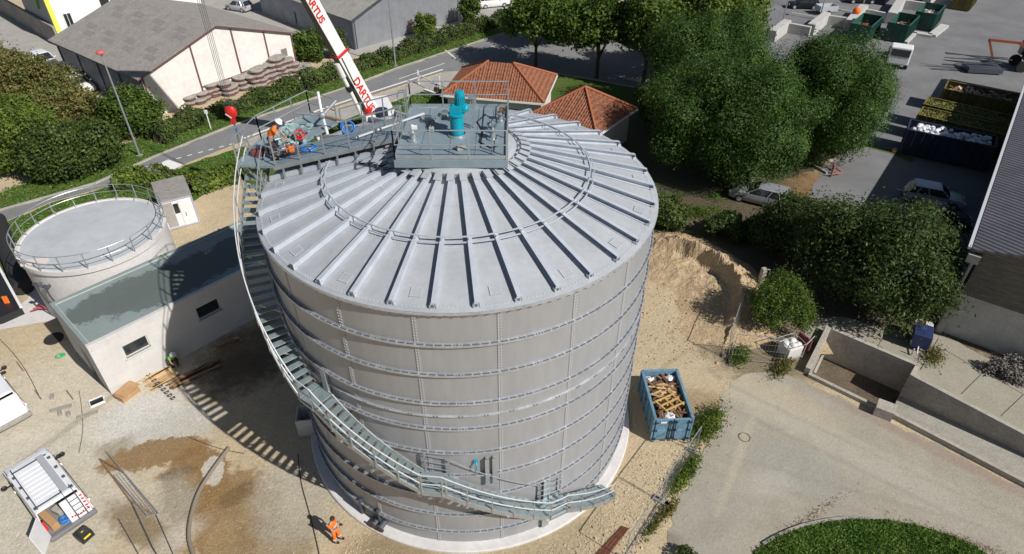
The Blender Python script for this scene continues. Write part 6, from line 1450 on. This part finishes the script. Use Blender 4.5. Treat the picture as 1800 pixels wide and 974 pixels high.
for (pc, m_, lab, ff, fm) in (((1577, 62), M['green'], 'dark green open skip standing on the truck side of the quay', scrap_fill, (M['mixs'], M['rust'])), ((1624, 42), M['green'], 'dark green open skip farther right, heaped with mixed waste', bag_fill, (mat('mixed_bags', (.45, .38, .38), .6, island=.7), 0)), ((1513, 64), M['green'], 'open green-sided skip with a rusty inside behind the pine', scrap_fill, (M['rust'], M['rust'])), ((1690, 8), M['olive'], 'yellow open skip at the top edge of the picture', None, None), ((1545, -2), M['navy'], 'dark skip at the top edge left of the orange one', scrap_fill, (M['mixs'], M['rust']))):
    c_ = G(*pc); skip('open_container', (c_.x, c_.y, 0), R_(52), 5.4, 2.3, 2.2, lab, m_, ff, fm, doors=False, topz=.6 if m_ is not M['olive'] else .9)
# truck
g = G(1574, 106); t = empty('skip_truck', g, R_(-118), 'white skip truck parked at the foot of the near green skip', 'truck')
b = MB(); b.box((2.0, 0, 1.5), (1.7, 2.2, 1.9)); b.build('cab', M['white'], t, bevel=.12); b = MB(); b.box((2.86, 0, 1.85), (.06, 1.9, .75)); b.box((2.2, 0, 1.85), (.8, 2.24, .6)); b.build('cab_glass', M['glass'], t)
b = MB(); b.box((-.6, 0, .75), (5.6, .9, .25)); b.beam((-3, 0, .9), (.6, 0, 1.8), .3); b.build('chassis', M['dkgalv'], t)
for x in (2.1, -1.2, -2.4):
    for s in (-1, 1): b = MB(); b.cyl((x, s*.75, .5), (x, s*1.12, .5), .5, 16); b.build('wheel', M['rubber'], t)
# loader with orange arm
g = G(1795, 118); t = empty('orange_loader', g, R_(165), 'orange grab loader standing in the shade behind the rusty container', 'loader')
b = MB(); b.box((-1, 0, 1.6), (2.4, 2.2, 1.4)); b.build('body', M['rust'], t, bevel=.1); b = MB(); b.beam((0, .3, 2.2), (1.6, .3, 2.9), .3); b.beam((1.6, .3, 2.9), (4.6, .3, 3.0), .25); b.beam((4.6, .3, 3.0), (3.4, .3, .9), .2); b.build('arm', mat('orange_machine', (.26, .07, .03), .6), t)
b = MB(); b.box((.2, -.6, 2.2), (1.2, .9, 1.4)); b.build('cab', M['glass'], t)
for x in (-1.8, .6):
    for s in (-1, 1): b = MB(); b.cyl((x, s*1.0, .6), (x, s*1.35, .6), .6, 16); b.build('wheel', M['rubber'], t)
g = G(1722, 122); t = empty('metal_rack', g, R_(170), 'dark metal rack of long bars lying in the shade left of the loader', 'rack')
b = MB()
for k in range(9): b.beam((random.uniform(-.5, .5)-2, random.uniform(-1.2, 1.2), .5+.15*k), (random.uniform(2, 4.5), random.uniform(-1.2, 1.2), .7+.14*k), .08)
b.box((0, 0, .4), (3.5, 2.2, .5)); b.build('bars', M['dkgalv'], t)
b = MB(); b.ball((0, 0, .5), .5, 12); o = b.build('orange_bin', M['orange'], smooth=True); o.location = G(1502, 24, 1.2); tag(o, 'round orange bin top on the quay beside the lamp post', 'bin')
for px, lab in (((1598, 8), 'orange-clad yard worker at the top edge left of another'), ((1622, 4), 'orange-clad yard worker at the top edge nearest the yellow skip')): person(tuple(G(*px)), 1.2, lab, M['orange'], M['orange'])
# small red and white thing on the island and by the pine
g = G(1462, 303); t = empty('hydrant_frame', g, .3, 'reddish pipe frame standing at the tip of the kerb below the big pines', 'hydrant')
b = MB(); b.cyl((0, 0, 0), (0, 0, .8), .1, 8); b.beam((-.5, -.5, .3), (.5, -.5, .3), .1); b.beam((.5, -.5, .3), (.5, .6, .3), .1); b.beam((-.5, -.5, 0), (-.5, -.5, .6), .08); b.beam((.5, .6, 0), (.5, .6, .6), .08); b.build('frame', mat('dull_red_pipe', (.36, .15, .11), .7), t)
b = MB(); b.ball(G(1572, 262, .15), .25, 8); tag(b.build('red_marker', mat('red_white', (.7, .3, .22), .6)), 'small red and white marker on the grass island', 'marker')
b = MB(); b.beam(G(1420, 285)+Vector((0, 0, .1)), G(1452, 304)+Vector((0, 0, .1)), .15, .2); tag(b.build('kerb_stone', M['pave']), 'pale kerb leading to the reddish pipe frame', 'kerb')
b = MB(); b.beam(G(1317, 320)+Vector((0, 0, .12)), G(1330, 306)+Vector((0, 0, .12)), .25, .2); tag(b.build('white_board', M['white']), 'white board lying behind the grey estate car', 'board')
g = G(1700, 440)
# parking lines (shade)
b = MB()
for k in range(4): strip(b, [(1575+k*-8, 330+k*32), (1690, 352+k*34)], .12, .022)
for a_, c_ in (((1370, 45), (1450, 62)), ((1390, 20), (1460, 32)), ((1455, 10), (1560, 30))): strip(b, [a_, c_], .12, .023)
tag(b.build('parking_marking', M['line']), kind='structure')

# ================================================================== CARS
car('parked_car', tuple(G(1333, 352)), R_(152), 'grey estate car parked under the pines beside the brown earth', M['greycar'], 4.5, kind='estate')
car('parked_car', tuple(G(1637, 352)), R_(-24), 'silver-blue hatchback parked in the shade of the industrial hall', M['silver'], 4.2)
car('parked_car', tuple(G(1648, 388)), R_(-24), 'dark car half hidden behind the leafy tree next to the silver-blue hatchback', M['darkcar'], 4.0)
car('parked_car', (-36.4, 72.9, 0), R_(155), 'silver hatchback parked beyond the grey warehouse at the top edge', M['silver'], 4.0)
car('parked_car', (-31.5, 74.5, 0), R_(155), 'dark car beside the silver hatchback at the top edge', M['darkcar'], 4.1)
car('parked_car', (-21.5, 66.2, 0), R_(130), 'dark red-lit car between the two warehouses', M['darkcar'], 4.1)
car('parked_car', tuple(G(1408, 12)), R_(175), 'black car at the top edge left of the pale trailer', M['darkcar'], 4.3)
car('parked_car', tuple(G(1510, 2)), R_(175), 'black car at the top edge in the middle of the car park', M['darkcar'], 4.3)
car('parked_car', (-0.7, 75, 0), R_(20), 'white and dark van-like car beyond the hedge near the top centre', M['white'], 4.6, H=1.8, kind='estate')
car('parked_car', tuple(G(142, 160)), R_(-38), 'white car parked beside the blue-grey side of the warehouse', M['white'], 4.3, kind='estate')
car('parked_car', tuple(G(80, 118)), R_(-38), 'pale car half hidden behind the olive shrubs at the left', M['whitev'], 4.2)
car('parked_car', (14.5, 71.5, 0), R_(10), 'teal and white vehicle glimpsed between the tree crowns', mat('teal_paint', (.05, .3, .32), .3), 4.4, H=1.9, kind='estate')
g = G(1448, 22); t = empty('pale_trailer', g, R_(8), 'pale slatted trailer standing in the car park beside the black car', 'trailer')
b = MB()
for s in (-1, 1):
    b.box((0, s*.75, .85), (2.6, .06, .7)); b.box((s*1.3, 0, .85), (.06, 1.44, .7))
b.box((0, 0, .55), (2.5, 1.44, .08)); b.build('box', M['trf'], t); b = MB(); b.beam((1.3, 0, .5), (2.3, 0, .45), .08); b.build('tow_bar', M['dkgalv'], t)
for s in (-1, 1): b = MB(); b.cyl((0, s*.8, .32), (0, s*.95, .32), .32, 14); b.build('wheel', M['rubber'], t)
# low brown block seen through the street trees
p, q = G(1100, 75), G(1165, 105); b = MB(); d = q-p; b.box((p+q)/2+Vector((0, 0, .8)), (d.length, .4, 1.6), math.atan2(d.y, d.x)); tag(b.build('garden_wall', mat('brown_wall', (.22, .18, .14), .9, 0, (.16, .13, .1), scale=1)), 'low curved brown wall seen between the street trees', 'wall')
b = MB(); b.box((13.5, 63, 1.2), (5, 3, 2.4), .2); tag(b.build('garden_shed', M['concl']), 'pale shed glimpsed through the street trees at the top', 'shed')

# ================================================================== TREES, SHRUBS, HEDGES
tree('street_tree', G(940, 121), 7, (3.1, 2.9, 2.6), 5.2, 'street tree with a thin crown, left one of two behind the tiled houses', 'tree', LF['broad'], nc=46, nl=420, cr=.95, size=.17, group='street trees behind the tiled houses', trunk_r=.16, inner=.35)
tree('street_tree', G(1047, 137), 7, (3.2, 3.0, 2.9), 5.4, 'street tree with a lighter crown, right one of two behind the tiled houses', 'tree', LF['broad'], nc=50, nl=430, cr=1.0, size=.17, group='street trees behind the tiled houses', trunk_r=.18, inner=.3)
tree('broadleaf_tree', (8.5, 57.5, 0), 8, (4.6, 3.2, 3.0), 5.2, 'light green tree at the top edge above the street trees', 'tree', LF['light'], nc=55, nl=380, cr=1.1, size=.2)
g = G(1140, 55, 5.5); tree('broadleaf_tree', (g.x, g.y, 0), 8, (3.4, 3.2, 3.2), 5.6, 'dark broadleaf tree between the street trees and the pines', 'tree', LF['broad'], nc=50, nl=420, cr=1.05, size=.18)
g = G(1265, 28, 6.6); tree('broadleaf_tree', (g.x, g.y, 0), 9, (4.6, 4.0, 3.4), 6.2, 'wide light green tree behind the pines at the top', 'tree', LF['light'], nc=95, nl=430, cr=1.15, size=.19)
pn = dict(lf=LF['pine'], cat='tree', h=9, size=.095, group='umbrella pines', trunk_r=.32, aspect=.4, feather=.06, jit=.42, inner=.1)
g = G(1296, 205, 5.0); tree('umbrella_pine', (g.x, g.y, 0), rad=(5.7, 5.2, 4.2), cz=4.2, label='large dense umbrella pine, the nearest to the big tank', nc=125, nl=1750, cr=1.55, low=-.8, **pn)
g = G(1452, 168, 5.0); tree('umbrella_pine', (g.x, g.y, 0), rad=(4.7, 5.2, 4.0), cz=4.2, label='large dense umbrella pine, farthest to the right beside the yard', nc=130, nl=1750, cr=1.55, low=-.8, **pn)
g = G(1240, 105, 5.3); tree('umbrella_pine', (g.x, g.y, 0), rad=(5.6, 4.8, 3.8), cz=4.9, label='umbrella pine behind the two larger ones', nc=90, nl=1600, cr=1.5, low=-.6, **pn)
g = G(1190, 165, 3.2); tree('dark_evergreen', (g.x, g.y, 0), 6, (3.2, 3.4, 2.8), 2.9, 'dark evergreen in the deep shade left of the nearest umbrella pine', 'tree', LF['dark'], nc=80, nl=700, cr=.9, size=.11, trunk_r=.2, low=-.8, feather=.15)
g = G(1548, 455, 3.3); tree('leafy_tree', (g.x, g.y, 0), 6, (4.2, 3.7, 2.9), 3.0, 'big dark leafy tree between the sunken ramp and the parked cars', 'tree', LF['dark'], nc=130, nl=850, cr=.85, size=.105, trunk_r=.22, inner=.2, feather=.42, aspect=.42)
g = G(1392, 392, 2.2); tree('leafy_tree', (g.x, g.y, 0), 5, (2.3, 2.0, 1.5), 2.0, 'dark bushy tree between the sandy bank and the grey estate car', 'tree', LF['dark'], nc=60, nl=700, cr=.65, size=.10, trunk_r=.16, feather=.4, aspect=.42)
g = G(1368, 540, 1.6); tree('shrub', (g.x, g.y, 0), 4, (1.75, 1.5, 1.6), 1.7, 'mid green upright shrub beside the concrete post and the bulk bag', 'shrub', LF['broad'], nc=50, nl=420, cr=.42, size=.075, trunk_r=.07, low=-.8, feather=.45, aspect=.4)
tree('shrub', (12.8, 17.3, 0), 2, (1.9, 1.5, 1.1), 1.0, 'rounded green shrub right of the tank above the sandy bank', 'shrub', LF['hedge'], nc=36, nl=300, cr=.5, size=.11, trunk_r=.07, low=-.8)
g = G(1290, 400, .7); tree('shrub', (g.x, g.y, 0), 2, (2.2, 1.2, .9), .7, 'low dark shrub between the sandy bank and the grey estate car', 'shrub', LF['dark'], nc=30, nl=280, cr=.45, size=.11, trunk_r=.07, low=-.8)
tree('shrub', (20.3, 26.0, 0), 2, (2.6, 1.2, .9), .7, 'bright green low shrub under the nearest umbrella pine', 'shrub', LF['pine'], nc=30, nl=300, cr=.5, size=.11, trunk_r=.07, low=-.8)
weeds((1225, 375), 1.9, .8, 2600, .4, 'fresh green grass patch right of the big tank', 'light', .2)
# left side scrub
for (px, py, rx, ry, rz_, h, lf, lab) in ((50, 165, 3.5, 3.0, 2.7, 3.0, 'olive', 'large olive-brown scrub tree at the left edge'), (-30, 150, 4.0, 3.4, 3.0, 3.2, 'olive', 'tall dry olive scrub tree cut by the left edge'), (118, 205, 2.6, 2.3, 2.0, 2.3, 'olive', 'reddish-green scrub tree left of the street lamp'), (15, 262, 3.2, 2.4, 2.2, 2.2, 'light', 'yellow-green scrub tree at the lower left of the thicket'), (160, 268, 2.0, 1.8, 1.5, 1.6, 'hedge', 'low green bush in the thicket just left of the street lamp'), (228, 208, 2.3, 2.0, 1.6, 1.9, 'broad', 'rounded dark green bush behind the street lamp'), (95, 285, 2.4, 1.9, 1.6, 1.7, 'hedge', 'green bush in the middle front of the thicket'), (60, 225, 2.6, 2.2, 2.0, 2.2, 'light', 'pale green scrub tree in the heart of the thicket')):
    g = G(px, py, h*.9); tree('scrub_tree', (g.x, g.y, 0), h, (rx, ry, rz_), h, lab, 'tree', LF[lf], nc=75, nl=420, cr=.7, size=.12, trunk_r=.12, low=-.9, feather=.35)
hedge('hedge', [G(275, 255), G(330, 225), G(400, 203), G(470, 180), G(525, 160)], 2.0, 1.35, 'clipped green hedge along the road below the stacked round covers', 'hedge', LF['hedge'], 190)
hedge('hedge', [G(530, 158), G(600, 134), G(680, 108), G(760, 82), G(830, 58), G(900, 34)], 2.0, 1.5, 'long green hedge along the road in front of the ribbed metal warehouse', 'hedge', LF['hedge'], 150)
hedge('hedge', [G(205, 332), G(262, 322), G(340, 336), G(415, 318), G(440, 300)], 2.2, 1.2, 'green hedge behind the site cabin on the near side of the road', 'hedge', LF['light'], 240, lump=.15)
tree('shrub', G(545, 105), 3, (2.2, 1.6, 1.5), 1.5, 'green shrub in the gap between the two warehouses', 'shrub', LF['broad'], nc=36, nl=280, cr=.6, size=.14, trunk_r=.07, low=-.8)
tree('shrub', G(598, 105), 3, (1.0, .9, 1.3), 1.5, 'pointed green shrub at the corner of the ribbed metal warehouse', 'shrub', LF['hedge'], nc=20, nl=240, cr=.45, size=.12, trunk_r=.06, low=-.9)
tree('shrub', G(745, 68), 3, (1.3, 1.1, 1.3), 1.5, 'taller shrub rising from the long hedge near the slim lamp', 'shrub', LF['light'], nc=22, nl=240, cr=.5, size=.13, trunk_r=.06, low=-.9)
tree('shrub', G(825, 45), 3, (1.3, 1.1, 1.7), 1.8, 'tall thin shrub at the right end of the long hedge', 'shrub', LF['broad'], nc=24, nl=240, cr=.5, size=.13, trunk_r=.06, low=-.9)

# expansion joints cut in the concrete apron, and dry leaves blown against the kerbs
b = MB()
for a_, c_ in (((1480, 560), (1470, 584)), ((1560, 577), (1540, 612)), ((1650, 592), (1618, 648)), ((1740, 640), (1690, 690)), ((1800, 690), (1760, 728))): strip(b, [a_, c_], .035, .024)
strip(b, [(1420, 566), (1560, 588), (1660, 612), (1800, 690)], .03, .025)
tag(b.build('slab_joint', M['dkgalv']), kind='structure')
for px, rx, ry, n, rz, lab in (((1400, 925), 3.2, .25, 700, .55, 'dry leaves along the kerb at the top left of the lawn'), ((1700, 950), 3.0, .3, 700, -.45, 'dry leaves along the kerb at the right of the lawn')):
    g = G(*px); P = tuft((g.x, g.y), rx, ry, n, .05, rz); tag(leaves('leaf_litter', P, rng.normal(size=(n, 3))*np.array([.4, .4, 1]), .03, M['litter'], None, .6), lab, 'leaf litter', kind='stuff')

b = MB(); b.tube([(*G(700+4*i, 290+2*math.sin(i*1.3), PZ-.5)[:2], ZR(2.9)+.12+.05*math.sin(i*2.1)) for i in range(12)], .025, 6)
tag(b.build('black_cable', M['rubber'], smooth=True), 'black cable lying along the front foot of the roof platform', 'cable')
for i, (x, y, lab) in enumerate(((.2, -1.2, 'small pale tool box near the front edge of the roof platform'), (-1.0, .4, 'small pale carton on the left half of the roof platform'))):
    t = empty('small_case', (x, y, PZ+.004), .4+i, lab, 'case'); b = MB(); b.box((0, 0, .09), (.32, .2, .18)); b.build('case_body', M['pave'], t, bevel=.02); b = MB(); b.box((0, 0, .2), (.14, .03, .03)); b.build('handle', M['black'], t)
